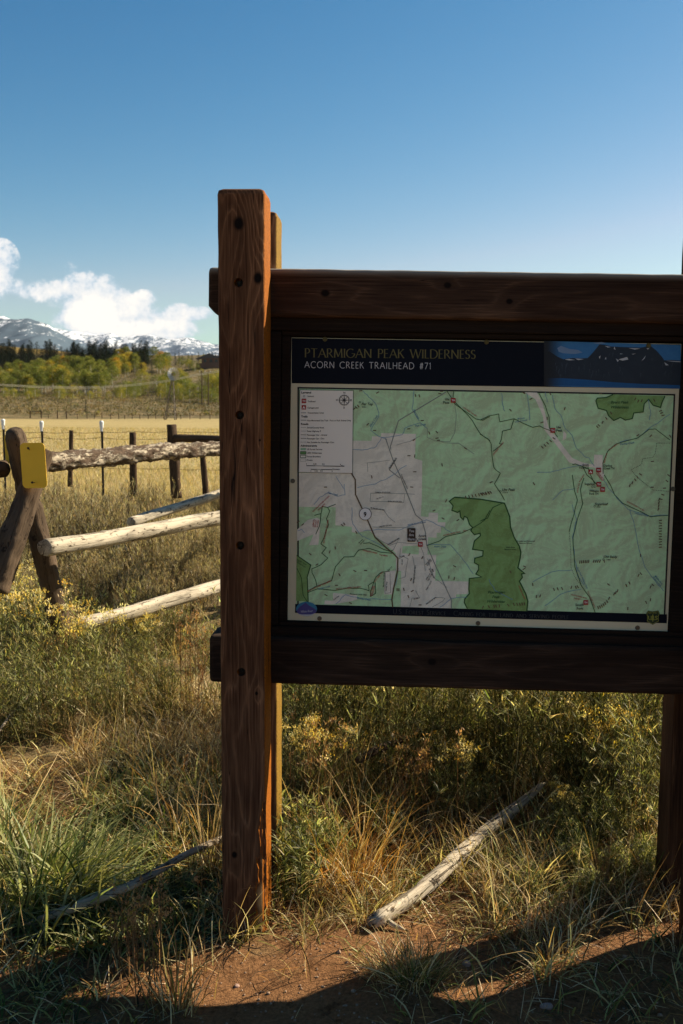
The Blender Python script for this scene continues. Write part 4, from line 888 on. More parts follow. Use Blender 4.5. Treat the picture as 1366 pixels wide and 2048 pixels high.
rot_log('long_stick', [gp(50, 1852, .03), gp(110, 1828, .07), gp(190, 1800, .10), gp(260, 1772, .11), gp(330, 1735, .12), gp(375, 1712, .11), gp(440, 1688, .10), gp(520, 1665, .05)],
        [.008, .012, .014, .013, .012, .010, .012, .009], M_STICK, 'long thin grey stick lying in the weeds left of the near post', 'stick', 9)
rot_log('dark_branch', [at_dist(710, 1525, 3.7), at_dist(760, 1495, 3.85), at_dist(800, 1482, 3.95), at_dist(850, 1466, 4.1)], [.014, .016, .010, .005], M_DARKPOST, 'dark broken branch caught in the brush under the lower beam', 'stick', 8)
rot_log('dead_branch', [gp(-30, 1500, .05), at_dist(20, 1430, 4.5), at_dist(70, 1380, 4.8)], [.007, .006, .003], M_STICK, 'thin bare branch poking up from the left edge', 'stick', 6)
rot_log('thin_twig', [gp(905, 1750, .02), gp(960, 1700, .06), gp(1010, 1660, .05)], [.004, .003, .002], M_STICK, 'thin twig in the grass right of the fallen log', 'stick', 6)
for (px, py, r_, lab) in ((1035, 1745, .028, 'pinkish rock in the grass right of the fallen log'), (930, 1932, .012, 'small grey stone on the soil in front of the fallen log'), (1092, 2018, .014, 'small stone in the dark shadow at the bottom right'), (1060, 1762, .018, 'small brown rock touching the pinkish rock'), (475, 1965, .008, 'dark stone on the sunlit soil in front of the near post')):
    p = on_ground(px, py); bm = bmesh.new(); bmesh.ops.create_icosphere(bm, subdivisions=3, radius=r_)
    for v_ in bm.verts: v_.co *= 1+0.25*math.sin(v_.co.x/r_*2.1+px)+0.18*math.sin(v_.co.y/r_*3+py); v_.co.z *= .7
    me = bpy.data.meshes.new('rock'); bm.to_mesh(me); bm.free(); me.materials.append(simple('rock', (.34, .22, .17), .9, var=.3, scale=40, bump=.5)); o = bpy.data.objects.new('rock', me)
    link(o, None, Matrix.Translation((p.x, p.y, G(p.x, p.y)+r_*.25))); tag(o, lab, 'rock')

# ------------------------------------------------------------------ the trailhead sign
TH = R(3.2); U_ = Vector((math.cos(TH), -math.sin(TH), 0)); V_ = Vector((math.sin(TH), math.cos(TH), 0)); Z_ = Vector((0, 0, 1))
O_ = on_ground(443, 1872)
def on_plane(px, py, v):                      # point of the plane v metres behind the sign's front face
    d = ray(px, py); n_ = V_; P0 = O_+V_*v; return Vector((0, 0, EYE))+d*((P0-Vector((0, 0, EYE))).dot(n_)/d.dot(n_))
sign = empty('trailhead_sign', O_, 'big dark timber trailhead sign with a green topographic map panel and blue header', 'information board')
DK = (0.064, 0.026, 0.0120); LT = (0.38, 0.19, 0.095)
PW = 0.135; PD = 0.14
uL = (on_plane(432, 400, 0)-O_).dot(U_); uR = (on_plane(527, 600, 0)-O_).dot(U_); topz = on_plane(480, 376, 0).z
uc = (uL+uR)/2+0.003; PW = uR-uL
def dmg(x, y, z):                             # split corner low on the near post (front right: y<0, z<0)
    if x > 0.46 or y > -0.03 or z > -0.03: return 0.0
    wv = 0.016*(1-max(0, x-0.22)/0.24)*(0.8+0.25*math.sin(x*19)+0.15*math.sin(x*61)+.1*math.sin(x*140))
    e = (-y-(PD/2-wv*1.3))/wv+(-z-(PW/2-wv))/wv
    return max(0.0, min(1.0, e))
def zpx(py, v=0.0): return on_plane(480, py, v).z
kz = lambda px: -(((on_plane(px, 1000, 0)-O_).dot(U_))-uc)
def cutholes(o, holes):                       # countersunk bolt holes drilled through the front face
    M = WM[o.name]; bm = bmesh.new()
    for (x, z, r_) in holes:
        mt = Matrix.Translation((x, -PD/2, z)) @ Matrix.Rotation(math.pi/2, 4, 'X'); bmesh.ops.create_cone(bm, cap_ends=True, segments=24, radius1=r_, radius2=r_, depth=0.05, matrix=mt)
    me = bpy.data.meshes.new('cut'); bm.to_mesh(me); bm.free(); co_ = bpy.data.objects.new('cut', me); C.objects.link(co_); co_.matrix_world = M
    bpy.context.view_layer.update()
    md = o.modifiers.new('b', 'BOOLEAN'); md.object = co_; md.solver = 'EXACT'; md.operation = 'DIFFERENCE'
    dg = bpy.context.evaluated_depsgraph_get(); me2 = bpy.data.meshes.new_from_object(o.evaluated_get(dg)); o.modifiers.clear(); o.data = me2
    a = me2.color_attributes.get('Col') or me2.color_attributes.new('Col', 'FLOAT_COLOR', 'POINT')
    for v_ in me2.vertices:
        q_ = v_.co; d_ = min(1, dmg2(q_.x, q_.y, q_.z)*1.6) if q_.x < .7 else 0; a.data[v_.index].color = (d_, d_, d_, 1)
    me2.update(); bpy.data.objects.remove(co_)
def post(u, v, zt, mat, label=None, knots=(), damage=None, W=None):
    M = frame_matrix(O_+U_*u+V_*(v+PD/2)-Z_*0.12, Z_, V_)
    vv, ff, cc = timber_mesh(zt+0.12, PD, W or PW, 0.010, 0.016, 0.02, damage)
    o = obj('post', vv, ff, mat, sign, M, cols=cc)
    if label: o['label'] = label
    return o
KN = [(zpx(447)+.12, kz(480), .030), (zpx(556)+.12, kz(517), .026), (zpx(1710)+.12, kz(465), .017), (zpx(1386)+.12, kz(512), .009), (zpx(880)+.12, kz(520), .006)]
m1 = timber_mat('near_post_wood', DK, LT, pith=(0.03, -0.012), freq=135, knots=KN, raw=(0.52, 0.33, 0.15), face=(0.32, 0.095, 0.005), wob=0.028, grime=0.45)
def dmg2(x, y, z): return dmg(x-0.12, y, z)
p1 = post(uc, 0, topz, m1, 'near left post with sunlit orange edge and bolt holes', damage=dmg2)
HO = [(zpx(565)+.12, kz(479), .0125), (zpx(830)+.12, kz(480), .0125), (zpx(1091)+.12, kz(480), .0125), (zpx(1344)+.12, kz(481), .0125)]
cutholes(p1, HO)
M_BOLT = simple('bolt_steel', (0.022, 0.022, 0.02), 0.6, 0.6)
for (x, z, r_) in HO:
    mb = MB(); c_ = WM[p1.name] @ Vector((x, -PD/2+0.020, z)); mb.bar(c_, c_+V_*0.012, 0.0085, 6); mb.bar(c_-V_*0.006, c_, 0.004, 8); mb.build('bolt', M_BOLT, p1)
m2 = timber_mat('rear_post_wood', DK, LT, pith=(0.05, 0.02), freq=120, face=(0.25, 0.14, 0.018))
post(uc+0.0, 0.282, topz-0.01, m2, 'rear left post mostly hidden behind the near one')
m3 = timber_mat('far_post_wood', tuple(c*.5 for c in DK), tuple(c*.55 for c in LT), pith=(0.10, 0.0), freq=90, knots=[(.9, 0.02, .02)], face=(0.20, 0.1, 0.03))
uR2 = (on_plane(1364, 480, .422)-O_).dot(U_)+PW/2
post(uR2, 0, topz-0.02, m3, 'right front post just outside the picture'); post(uR2, 0.282, on_plane(1364, 452, .282).z, m3, 'right rear post seen under the lower beam')
# beams between the paired posts
def beam(pxa, pya, pyb, pxe, pye, pyf, v, dpt, mat, name='beam', label=None, r=0.012, endshape=None, ext=0.0):
    """top edge from (pxa, pya) to (pxe, pye), bottom edge from pyb to pyf, front face on plane v"""
    a = on_plane(pxa, pya, v); b = on_plane(pxe, pye, v); h = ((on_plane(pxa, pya, v).z-on_plane(pxa, pyb, v).z)+(b.z-on_plane(pxe, pyf, v).z))/2
    d = b-a; L = d.length+ext; c0 = a-Z_*h/2+V_*dpt/2; M = frame_matrix(c0, d, V_)
    vv, ff, cc = timber_mesh(L, dpt, h, r, 0.012, 0.03, endshape=endshape and (lambda x, y, z: endshape(x, y, z, h)))
    cc = np.array([(min(1.0, max(0.0, (v3[2]-(h/2-.022))/.022))**1.5*.9,)*3 for v3 in vv])
    o = obj(name, vv, ff, mat, sign, M, cols=cc)
    if label: o['label'] = label
    return o
mb1 = timber_mat('top_beam_wood', (0.030, 0.016, 0.010), (0.15, 0.085, 0.050), raw=(0.50, 0.46, 0.38), pith=(0.07, -0.01), freq=75, knots=[(.345, 0.0, .022), (.70, .028, .018), (.88, -.015, .016)], wob=.035, grime=.5)
mb2 = timber_mat('low_beam_wood', (0.020, 0.012, 0.008), (0.10, 0.060, 0.038), pith=(0.08, 0.01), freq=85, knots=[(.68, .01, .02)], wob=.03)
def chamf(x, y, z, h): return (x+(max(0, (-z-h*0.30))*0.9 if x < 0.02 else 0), y, z)
beam(416, 534, 633, 1366, 548, 645, 0.1415, PD, mb1, 'beam', 'upper beam with weathered grey top edge', endshape=chamf, ext=1.35)  # both beams run on past the right post into the added shading bay
beam(418, 1272, 1366, 1366, 1296, 1390, 0.1415, PD, mb2, 'beam', 'lower beam', ext=1.35)
post(uR2+1.22, 0, topz-0.03, m3); post(uR2+1.22, 0.282, topz-0.05, m3)        # end posts of an unseen bay, added to shade the lower right ground
c_s = [O_+U_*u_+V_*.205+Z_*z_ for u_, z_ in ((uR2+.07, .74), (uR2+1.15, .74), (uR2+1.15, .30), (uR2+.07, .30))]
# boards that fill the space between the beams
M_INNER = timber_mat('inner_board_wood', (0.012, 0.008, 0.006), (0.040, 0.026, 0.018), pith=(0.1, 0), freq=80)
def quadbox(P, depth, mat, name, bev=0.002):
    """a board with front corners P (tl, tr, br, bl) and the given thickness"""
    c_ = sum(P, Vector())/4; Q = [p+V_*depth for p in P]; V8 = list(P)+Q; M = frame_matrix(c_, P[1]-P[0], V_); inv = M.inverted()
    bm = bmesh.new(); vs = [bm.verts.new(inv @ v_) for v_ in V8]
    for f in [(0, 3, 2, 1), (4, 5, 6, 7), (0, 1, 5, 4), (1, 2, 6, 5), (2, 3, 7, 6), (3, 0, 4, 7)]: bm.faces.new([vs[i_] for i_ in f])
    bmesh.ops.recalc_face_normals(bm, faces=bm.faces); bmesh.ops.bevel(bm, geom=list(bm.edges), offset=bev, segments=2, affect='EDGES')
    me = bpy.data.meshes.new(name); bm.to_mesh(me); bm.free(); me.materials.append(mat); o = bpy.data.objects.new(name, me); return link(o, sign, M)
def qb(pts, v, depth, mat, name, bev=0.002): return quadbox([on_plane(x, y, v) for x, y in pts], depth, mat, name, bev)
qb([(533, 625), (2230, 650), (2230, 1330), (533, 1285)], 0.205, 0.02, M_INNER, 'backing_board')  # carried on to the right as the sun block of the added bay
fr = 0.178
quadbox(c_s, 0.02, M_INNER, 'added_shade_board')  # unseen board added under the beam to keep sun off the lower right
qb([(533, 634), (1410, 646), (1410, 672), (533, 660)], fr-.016, 0.040, M_INNER, 'cross_board')
qb([(535, 1252), (1400, 1277), (1400, 1302), (535, 1274)], fr-.016, 0.040, M_INNER, 'cross_board')
qb([(534, 662), (562, 662), (556, 1250), (533, 1250)], fr-.012, 0.036, M_INNER, 'side_board')
qb([(564, 661), (1398, 674), (1398, 683), (564, 671)], fr-.004, 0.028, M_INNER, 'panel_frame')
qb([(558, 1243), (1392, 1266), (1392, 1275), (558, 1251)], fr-.004, 0.028, M_INNER, 'panel_frame')
qb([(564, 672), (581, 672), (573, 1242), (558, 1242)], fr-.004, 0.028, M_INNER, 'panel_frame')
qb([(1367, 685), (1398, 686), (1372, 1264), (1339, 1264)], fr-.004, 0.028, M_INNER, 'panel_frame')

# ------------------------------------------------------------------ map panel
vp = 0.186
def flat(name, col, rough=0.5, spec=0.3): return simple(name, col, rough, spec=spec, var=0.02, scale=3)
def panel_pt(px, py, lay): return on_plane(px, py, vp-lay*0.001)
_k = [0]
def J():
    _k[0] += 1; return (_k[0] % 11)*0.00002*1000/1000
class Sheet(MB):
    def __init__(s): super().__init__(); s.pieces = []
    def add(s, vs, fs):
        a, fa = len(s.v), len(s.f); super().add(vs, fs); s.pieces.append((a, len(s.v), fa, len(s.f)))
    def poly(s, pts, lay): P = [panel_pt(x, y, lay) for x, y in pts]; jj = J(); s.add([p-V_*jj for p in P], [tuple(range(len(P)))[::-1]])
    def line(s, pts, w_px, lay, closed=False):
        pts = [Vector(p).to_2d() for p in pts]; n = len(pts); L_, R2 = [], []
        for i_ in range(n):
            if closed: a = pts[i_-1]; b = pts[(i_+1) % n]; d1 = (pts[i_]-a); d2 = (b-pts[i_])
            else: d1 = pts[i_]-pts[i_-1] if i_ else pts[1]-pts[0]; d2 = pts[i_+1]-pts[i_] if i_ < n-1 else d1
            if d1.length < 1e-6: d1 = d2
            if d2.length < 1e-6: d2 = d1
            d1 = d1.normalized(); d2 = d2.normalized(); m_ = (d1+d2); m_ = m_.normalized() if m_.length > .2 else d1
            nn = Vector((-m_.y, m_.x)); k = w_px/2/max(.5, nn.dot(Vector((-d1.y, d1.x)))); L_.append(pts[i_]+nn*k); R2.append(pts[i_]-nn*k)
        jj = J(); vs = [panel_pt(p.x, p.y, lay)-V_*jj for p in L_]+[panel_pt(p.x, p.y, lay)-V_*jj for p in R2]
        rng_ = range(n if closed else n-1); s.add(vs, [(i_, (i_+1) % n, n+(i_+1) % n, n+i_) for i_ in rng_])
_tx = {}
def text_mesh(txt, shear=0.0, bold=0.0):
    key = (txt, shear, bold)
    if key not in _tx:
        cu = bpy.data.curves.new('t', 'FONT'); cu.body = txt; cu.shear = shear; cu.offset = bold; cu.resolution_u = 2; o = bpy.data.objects.new('t', cu); C.objects.link(o)
        dg = bpy.context.evaluated_depsgraph_get(); me = bpy.data.meshes.new_from_object(o.evaluated_get(dg)); vs = np.array([v.co[:2] for v in me.vertices]); fs = [tuple(p.vertices) for p in me.polygons]
        bpy.data.objects.remove(o); bpy.data.meshes.remove(me); _tx[key] = (vs, fs)
    return _tx[key]
def put_text(sh, txt, x, y, w_px=None, size=9, lay=3.0, rot=0.0, shear=0.0, bold=0.0, anchor='l'):
    """baseline starts at (x, y) in map drawing coordinates; rot in degrees, positive turns down to the right"""
    vs, fs = text_mesh(txt, shear, bold)
    if len(vs) == 0: return
    ext = vs[:, 0].max()-vs[:, 0].min(); sx_ = size if w_px is None else w_px/ext; P = (vs-np.array([vs[:, 0].min(), 0]))*np.array([sx_, size])
    if anchor == 'c': P[:, 0] -= P[:, 0].max()/2
    ca, sa = math.cos(R(rot)), math.sin(R(rot)); jj = J()
    pts = [panel_pt(x+p[0]*ca+p[1]*sa, y+p[0]*sa-p[1]*ca, lay)-V_*jj for p in P]; sh.add(pts, [f[::-1] for f in fs])

# relief printed under the map: hill shading and contour lines of the printed sheet
def relief_mat(name, c0, c1, cc, amt=0.5):
    if name in MATS: return MATS[name]
    m = bpy.data.materials.new(name); m.use_nodes = True; t = NT(m.node_tree); b = t.N['Principled BSDF']
    pos = t.n('ShaderNodeNewGeometry').outputs['Position']
    sc = t.scale(pos, (1.0, 0.0, 1.0)); h = t.noise(sc, 11.0, 5, 0.5, 0.5)
    off = t.n('ShaderNodeVectorMath', {'operation': 'ADD'}, i0=sc, i1=(0.006, 0.0, -0.006)).outputs[0]
    h2 = t.noise(off, 11.0, 5, 0.5, 0.5); sl_ = t.m('MULTIPLY', t.m('SUBTRACT', h, h2), 5.5)
    f_ = t.smooth(t.m('ADD', 0.5, sl_), 0.15, 0.85); col = t.mix(f_, c0, c1)
    cn = t.m('ABSOLUTE', t.m('SUBTRACT', t.m('FRACT', t.m('MULTIPLY', h, 30.0)), 0.5)); cm = t.smooth(cn, 0.36, 0.48)
    col = t.mix(t.m('MULTIPLY', cm, amt), col, cc); t.put(b.inputs['Base Color'], col); b.inputs['Roughness'].default_value = 0.45; b.inputs['Specular IOR Level'].default_value = 0.3
    MATS[name] = m; return m
M_CREAM = flat('cream_print', (0.62, 0.58, 0.40)); M_NAVY = flat('navy_print', (0.006, 0.009, 0.016), .7, .08); M_BLACK = flat('black_print', (0.012, 0.014, 0.014)); M_DKGREEN = flat('boundary_green', (0.02, 0.10, 0.025))
M_FOREST = relief_mat('forest_print', (0.43, 0.60, 0.35), (0.50, 0.80, 0.46), (0.62, 0.85, 0.55), .45); M_PRIV = relief_mat('private_print', (0.71, 0.70, 0.59), (0.86, 0.84, 0.71), (0.60, 0.58, 0.49), .4)
M_WILD = relief_mat('wilderness_print', (0.17, 0.30, 0.09), (0.22, 0.42, 0.14), (0.28, 0.48, 0.2), .4)
M_BLUE = flat('stream_blue', (0.13, 0.30, 0.48)); M_RED = flat('trailhead_red', (0.36, 0.02, 0.02)); M_REDTX = flat('trail_red', (0.42, 0.06, 0.05)); M_BROWN = flat('highway_brown', (0.11, 0.075, 0.035)); M_GREY = flat('grey_line', (0.24, 0.27, 0.25)); M_TAN = flat('tick_brown', (0.13, 0.09, 0.05))
M_WHITE = flat('white_print', (0.80, 0.80, 0.78)); M_LEG = flat('legend_paper', (0.86, 0.84, 0.75)); M_GOLD = flat('gold_print', (0.13, 0.115, 0.035)); M_BLUETX = flat('stream_text', (0.07, 0.20, 0.36))
panel = quadbox([on_plane(x, y, vp) for x, y in ((583, 675), (1363, 688), (1335, 1264), (575, 1240))], 0.006, M_CREAM, 'map_panel', 0.0006); 
def fin(sh, name, mat, label=None, split=False):
    if not sh.v: return
    if split:
        for (a, b, fa, fb_) in sh.pieces:
            p = Sheet(); p.v = sh.v[a:b]; p.f = [tuple(i_-a for i_ in f) for f in sh.f[fa:fb_]]; p.build(name, mat, panel)
        return
    o = sh.build(name, mat, panel)
    if label: o['label'] = label
    return o
hd = Sheet(); hd.poly([(583.6, 676), (1362, 689), (1359.5, 777.5), (583.2, 766.5)], .4); fin(hd, 'header_band', M_NAVY)
fb = Sheet(); fb.poly([(590.5, 1208), (1328.5, 1228.5), (1334, 1228.6), (1333.5, 1246.5), (590, 1225.5)], .9); fin(fb, 'footer_band', M_NAVY)
bd = Sheet(); bd.line([(596, 1209), (596.5, 775.5), (1349, 789.5), (1329, 1229)], 3.2, .8); fin(bd, 'map_border', M_BLACK)
mp = Sheet(); mp.poly([(598, 777), (1347.5, 791), (1327.5, 1229), (592, 1208)], .4); fin(mp, 'map_sheet', M_FOREST)
def c4(*p): return [(570+x/3.332, 650+y/3.332) for x, y in p]
def c5(*p): return [(960+x/3.365, 650+y/3.365) for x, y in p]
def c6(*p): return [(570+x/3.332, 950+y/3.332) for x, y in p]
def c7(*p): return [(960+x/3.365, 950+y/3.365) for x, y in p]
pv = Sheet()
pv.poly(c4((445, 770), (576, 772), (580, 742), (640, 742), (640, 720), (873, 726), (865, 890), (915, 905), (912, 1166), (80, 1166), (80, 985), (445, 985)), .7)
pv.poly(c6((82, 160), (912, 160), (905, 275), (955, 280), (958, 250), (1020, 252), (1018, 315), (1070, 315), (1066, 345), (1040, 345), (1038, 385), (1012, 385), (1010, 418), (955, 415), (950, 500), (950, 530), (1008, 533), (1000, 705), (1222, 710), (1218, 792), (1140, 796), (1140, 820), (1112, 822), (1110, 888), (770, 882), (775, 640), (740, 636), (738, 520), (560, 370), (470, 385), (445, 380), (445, 345), (335, 335), (338, 215), (82, 212)), .7)
pv.poly(c6((80, 365), (150, 300), (215, 285), (238, 300), (230, 395), (222, 465), (160, 468), (190, 395), (80, 440)), .85)
pv.poly(c6((320, 785), (480, 800), (480, 830), (445, 840), (320, 862), (262, 862), (265, 835), (320, 838)), .85)
pv.poly(c6((665, 640), (740, 636), (716, 796), (660, 796)), .85)
pv.poly(c5((300, 452), (384, 455), (420, 520), (440, 600), (462, 690), (520, 760), (570, 830), (620, 895), (690, 925), (765, 940), (768, 872), (826, 875), (826, 965), (836, 1000), (828, 1055), (770, 960), (690, 950), (600, 925), (545, 850), (500, 790), (430, 700), (425, 620), (400, 560), (372, 500)), .85)
pv.poly(c5((562, 710), (583, 735), (580, 765), (556, 778)), .85)
fin(pv, 'private_land', M_PRIV, split=True)
gp2 = Sheet(); gp2.poly(c6((785, 475), (895, 470), (890, 530), (780, 520)), 1.1); fin(gp2, 'forest_parcel', M_FOREST)
WB = c6((1130, 148), (1095, 175), (1120, 205), (1112, 235), (1150, 250), (1165, 240), (1170, 280), (1188, 298), (1195, 275), (1215, 285), (1230, 330), (1250, 350), (1238, 370), (1262, 398), (1300, 388), (1302, 405), (1262, 440), (1250, 495), (1320, 505), (1318, 540), (1265, 555), (1262, 585), (1290, 600), (1290, 630), (1272, 660), (1310, 680), (1228, 690), (1225, 760), (1230, 790), (1198, 825), (1195, 850), (1215, 890))
WR = c7((315, 916), (322, 850), (308, 800), (265, 715), (285, 690), (280, 665), (300, 662), (255, 625), (270, 560), (275, 520), (265, 480), (230, 420), (205, 350), (200, 280), (165, 190))
WT = c7((0, 163)); W1 = WB + [(955, 1218.5)] + WR + WT
wl = Sheet(); wl.poly(W1, 1.1)
BY = c5((895, 468), (850, 488), (790, 492), (780, 510), (795, 560), (850, 575), (865, 610), (900, 643), (945, 622), (978, 640), (1025, 630), (1035, 592), (1098, 585), (1105, 530), (1135, 500), (1165, 540), (1215, 555), (1225, 520), (1245, 478)); wl.poly(BY, 1.1)
EN = c6((78, 535), (172, 600), (148, 680), (155, 845), (74, 838)); wl.poly(EN, 1.1)
fin(wl, 'wilderness_area', M_WILD, split=True)
wo_ = Sheet(); wo_.line(W1[:len(WB)], 2.3, 1.4); wo_.line(WR+WT+[WB[0]], 2.6, 1.5); wo_.line(BY, 2.2, 1.4); wo_.line(EN[:4], 2.0, 1.4); fin(wo_, 'wilderness_boundary', M_DKGREEN, split=True)
st = Sheet()
def wig(pts, amp=1.2, f=3):
    out = []
    for a, b in zip(pts[:-1], pts[1:]):
        for k in range(f): u_ = k/f; out.append((a[0]+(b[0]-a[0])*u_+random.uniform(-amp, amp), a[1]+(b[1]-a[1])*u_+random.uniform(-amp, amp)))
    return out+[pts[-1]]
for p in [c4((450, 830), (550, 830), (610, 810), (640, 750), (780, 735), (800, 690), (900, 650), (950, 690)), c4((480, 1083), (600, 1060), (700, 1010), (810, 935)), c4((520, 435), (560, 480), (610, 530), (628, 610), (570, 700), (620, 740), (680, 765)),
          c4((860, 430), (848, 560), (895, 640)), c6((195, 195), (230, 150), (290, 115), (350, 145), (400, 130), (395, 60)), c6((445, 215), (450, 330), (485, 375), (520, 410), (560, 430), (640, 470), (715, 515)), c6((735, 740), (755, 620)), c6((340, 855), (400, 800), (520, 825), (715, 830)),
          c6((340, 10), (390, 90)), c6((525, 375), (620, 360), (760, 365), (940, 300), (1060, 350), (1110, 385)), c6((945, 465), (1100, 465), (1170, 540), (1210, 600), (1255, 660)), c6((1035, 885), (1110, 820), (1210, 815)), c6((80, 375), (110, 360), (130, 385)),
          c5((485, 470), (500, 560), (545, 610), (575, 700), (620, 740), (650, 830), (700, 880), (740, 900), (770, 950)), c5((440, 452), (452, 520)), c5((145, 455), (155, 540), (165, 580)), c5((315, 455), (330, 540), (335, 640)), c5((380, 995), (470, 990), (560, 970), (700, 940)), c5((1280, 600), (1150, 690), (1060, 760), (940, 790)),
          c5((1130, 505), (1150, 580), (1140, 640)), c7((620, 200), (650, 300), (625, 420), (635, 560), (660, 680), (700, 740)), c7((830, 30), (880, 110), (940, 180), (1000, 230), (1140, 275), (1265, 270)), c7((1010, 230), (1035, 330), (1075, 520), (1110, 620), (1180, 720), (1235, 780)), c7((440, 880), (540, 800), (680, 770)), c7((355, 720), (480, 650), (620, 640)), c7((490, 170), (560, 100), (640, 90)), c7((60, 700), (100, 780), (220, 840))]: st.line(wig(p), 0.9, 1.7)
fin(st, 'stream_line', M_BLUE, split=True)
tl = Sheet()
for p in [c4((520, 435), (560, 490), (610, 530), (628, 600), (570, 690), (570, 715), (680, 765), (715, 870))]: pass
for p in [c4((1072, 430), (1120, 500), (1190, 570), (1250, 640), (1300, 725), (1366, 770)), c5((0, 735), (55, 765), (76, 800), (80, 870), (92, 960), (135, 998), (98, 1070), (140, 1130), (165, 1180)), c4((1128, 432), (1118, 500)), c4((1120, 515), (1150, 540), (1200, 575), (1270, 625), (1320, 635), (1366, 610)),
          c5((0, 640), (60, 610), (125, 600), (135, 650), (230, 632), (355, 690), (400, 680), (470, 710), (500, 722), (522, 755)), c5((230, 632), (208, 700), (150, 715), (145, 770), (130, 800), (150, 800), (88, 850)), c5((395, 455), (440, 545), (465, 620), (470, 700)),
          c6((945, 470), (1030, 440), (1070, 412), (1180, 385), (1260, 350), (1330, 300), (1366, 235)), c7((0, 312), (50, 290), (85, 220), (160, 185)), c5((620, 940), (640, 935), (730, 970), (745, 985)), c7((620, 0), (638, 110), (655, 170), (630, 270), (600, 380)), c7((700, 20), (675, 100), (690, 190), (655, 300), (625, 420), (630, 500), (640, 620), (680, 740), (735, 820), (775, 925)),
          c5((828, 1000), (826, 930), (860, 850), (915, 800), (1060, 760), (1140, 700), (1180, 700), (1280, 775)), c7((835, 0), (880, 70), (905, 130), (960, 190), (1060, 235), (1150, 280), (1265, 272)),
          c6((210, 740), (205, 700), (180, 650), (180, 625), (240, 600), (285, 555), (245, 520), (275, 485), (240, 460), (260, 415), (290, 330), (275, 290), (298, 240), (282, 215), (338, 195)), c6((248, 208), (282, 215)), c6((195, 268), (240, 258), (248, 208)), c6((240, 258), (230, 340), (205, 395)),
          c6((150, 780), (200, 745), (310, 705), (335, 610), (395, 545), (460, 545), (490, 500), (560, 488), (640, 515), (720, 522)), c6((520, 455), (560, 450), (660, 495), (725, 520)), c6((150, 785), (215, 760), (330, 768), (420, 755), (500, 755), (560, 770), (555, 735), (590, 712), (605, 680), (640, 650), (700, 640)), c6((600, 712), (605, 790), (570, 808), (568, 780), (600, 690)), c6((80, 620), (110, 690), (120, 800), (150, 845)),
          c6((720, 500), (705, 508), (725, 525)), c5((690, 945), (720, 1010), (760, 1045), (790, 1080)), c5((735, 990), (770, 1060), (800, 1075))]: tl.line(wig(p, .5, 2), 1.35, 2.0)
fin(tl, 'trail_line', M_DKGREEN, split=True)
rd = Sheet()
for p in [c4((1072, 448), (756, 638), (702, 810), (705, 830)), c4((670, 755), (720, 900), (765, 1000), (830, 1160)), c6((765, 0), (870, 265), (912, 300), (935, 380), (945, 470), (1010, 620), (1108, 830), (1108, 890)), c4((765, 1020), (695, 965), (740, 895))]: rd.line(p, 1.7, 1.8)
for p in [c4((740, 800), (830, 775), (900, 740)), c4((550, 980), (550, 920), (700, 900)), c4((950, 690), (945, 750), (1010, 775), (1100, 780), (1130, 720), (1140, 600), (1130, 520)), c4((1020, 770), (1060, 785), (1160, 790), (1260, 860)), c4((570, 1120), (795, 1125), (865, 1128)), c6((570, 120), (568, 175), (792, 182), (797, 125)), c6((560, 225), (655, 232), (690, 280), (735, 315)), c6((580, 348), (740, 350), (860, 345)), c6((600, 415), (700, 470), (760, 450), (880, 458)),
          c6((720, 500), (760, 420), (690, 465)), c6((785, 540), (820, 560), (800, 680), (762, 690)), c6((850, 540), (865, 620), (855, 720)), c6((905, 480), (925, 530), (935, 640)), c6((950, 560), (990, 680), (1080, 750)), c6((670, 650), (665, 790), (705, 785), (700, 650)), c6((830, 880), (845, 820), (900, 820), (870, 770)), c6((940, 860), (1000, 815), (1065, 820), (1050, 840), (980, 880)), c6((770, 490), (760, 560), (790, 540))]: rd.line(wig(p, .6, 2), .8, 1.9)
fin(rd, 'grey_road', M_GREY, split=True)
dt = Sheet()
def dots(p, gap=3.2):
    for a, b in zip(p[:-1], p[1:]):
        L = math.dist(a, b); n = max(1, int(L/gap))
        for k in range(n): u_ = k/n; v2 = (k+.45)/n; dt.line([(a[0]+(b[0]-a[0])*u_, a[1]+(b[1]-a[1])*u_), (a[0]+(b[0]-a[0])*v2, a[1]+(b[1]-a[1])*v2)], 1.1, 2.0)
dots(c5((1278, 795), (1190, 795), (1180, 860), (1165, 890), (1095, 900), (1085, 940), (1015, 975), (1055, 1020), (1100, 1060), (1165, 1110), (1275, 1120))); dots(c7((600, 380), (610, 500), (612, 620), (640, 690), (680, 740)))
fin(dt, 'dotted_tracks', M_BLACK)
hw = Sheet(); hw.line(c4((443, 988), (468, 1030), (470, 1120))+c6((470, 130), (510, 215), (550, 300), (600, 415), (680, 490), (720, 520), (752, 555), (750, 640), (725, 750), (712, 830), (718, 882)), 2.6, 2.2); fin(hw, 'highway_line', M_BROWN)
tk = Sheet(); rows = [((4,), (640, 420, 30, -35), 1)]
T4 = [(505, 438, -5), (617, 450, -30), (870, 470, 80), (895, 472, 75), (1042, 442, 5), (1032, 457, 5), (462, 558, -40), (475, 550, 50), (488, 540, 50), (915, 637, 0), (825, 692, -5), (551, 662, -45), (597, 703, 0), (962, 720, 70), (1012, 714, 45), (1013, 754, -8), (1022, 768, -8), (860, 765, -40), (1203, 822, 35), (826, 871, 0), (864, 873, 100), (1047, 932, 80), (865, 978, 0), (578, 1012, 75), (844, 1080, 5), (270, 1080, 0)]
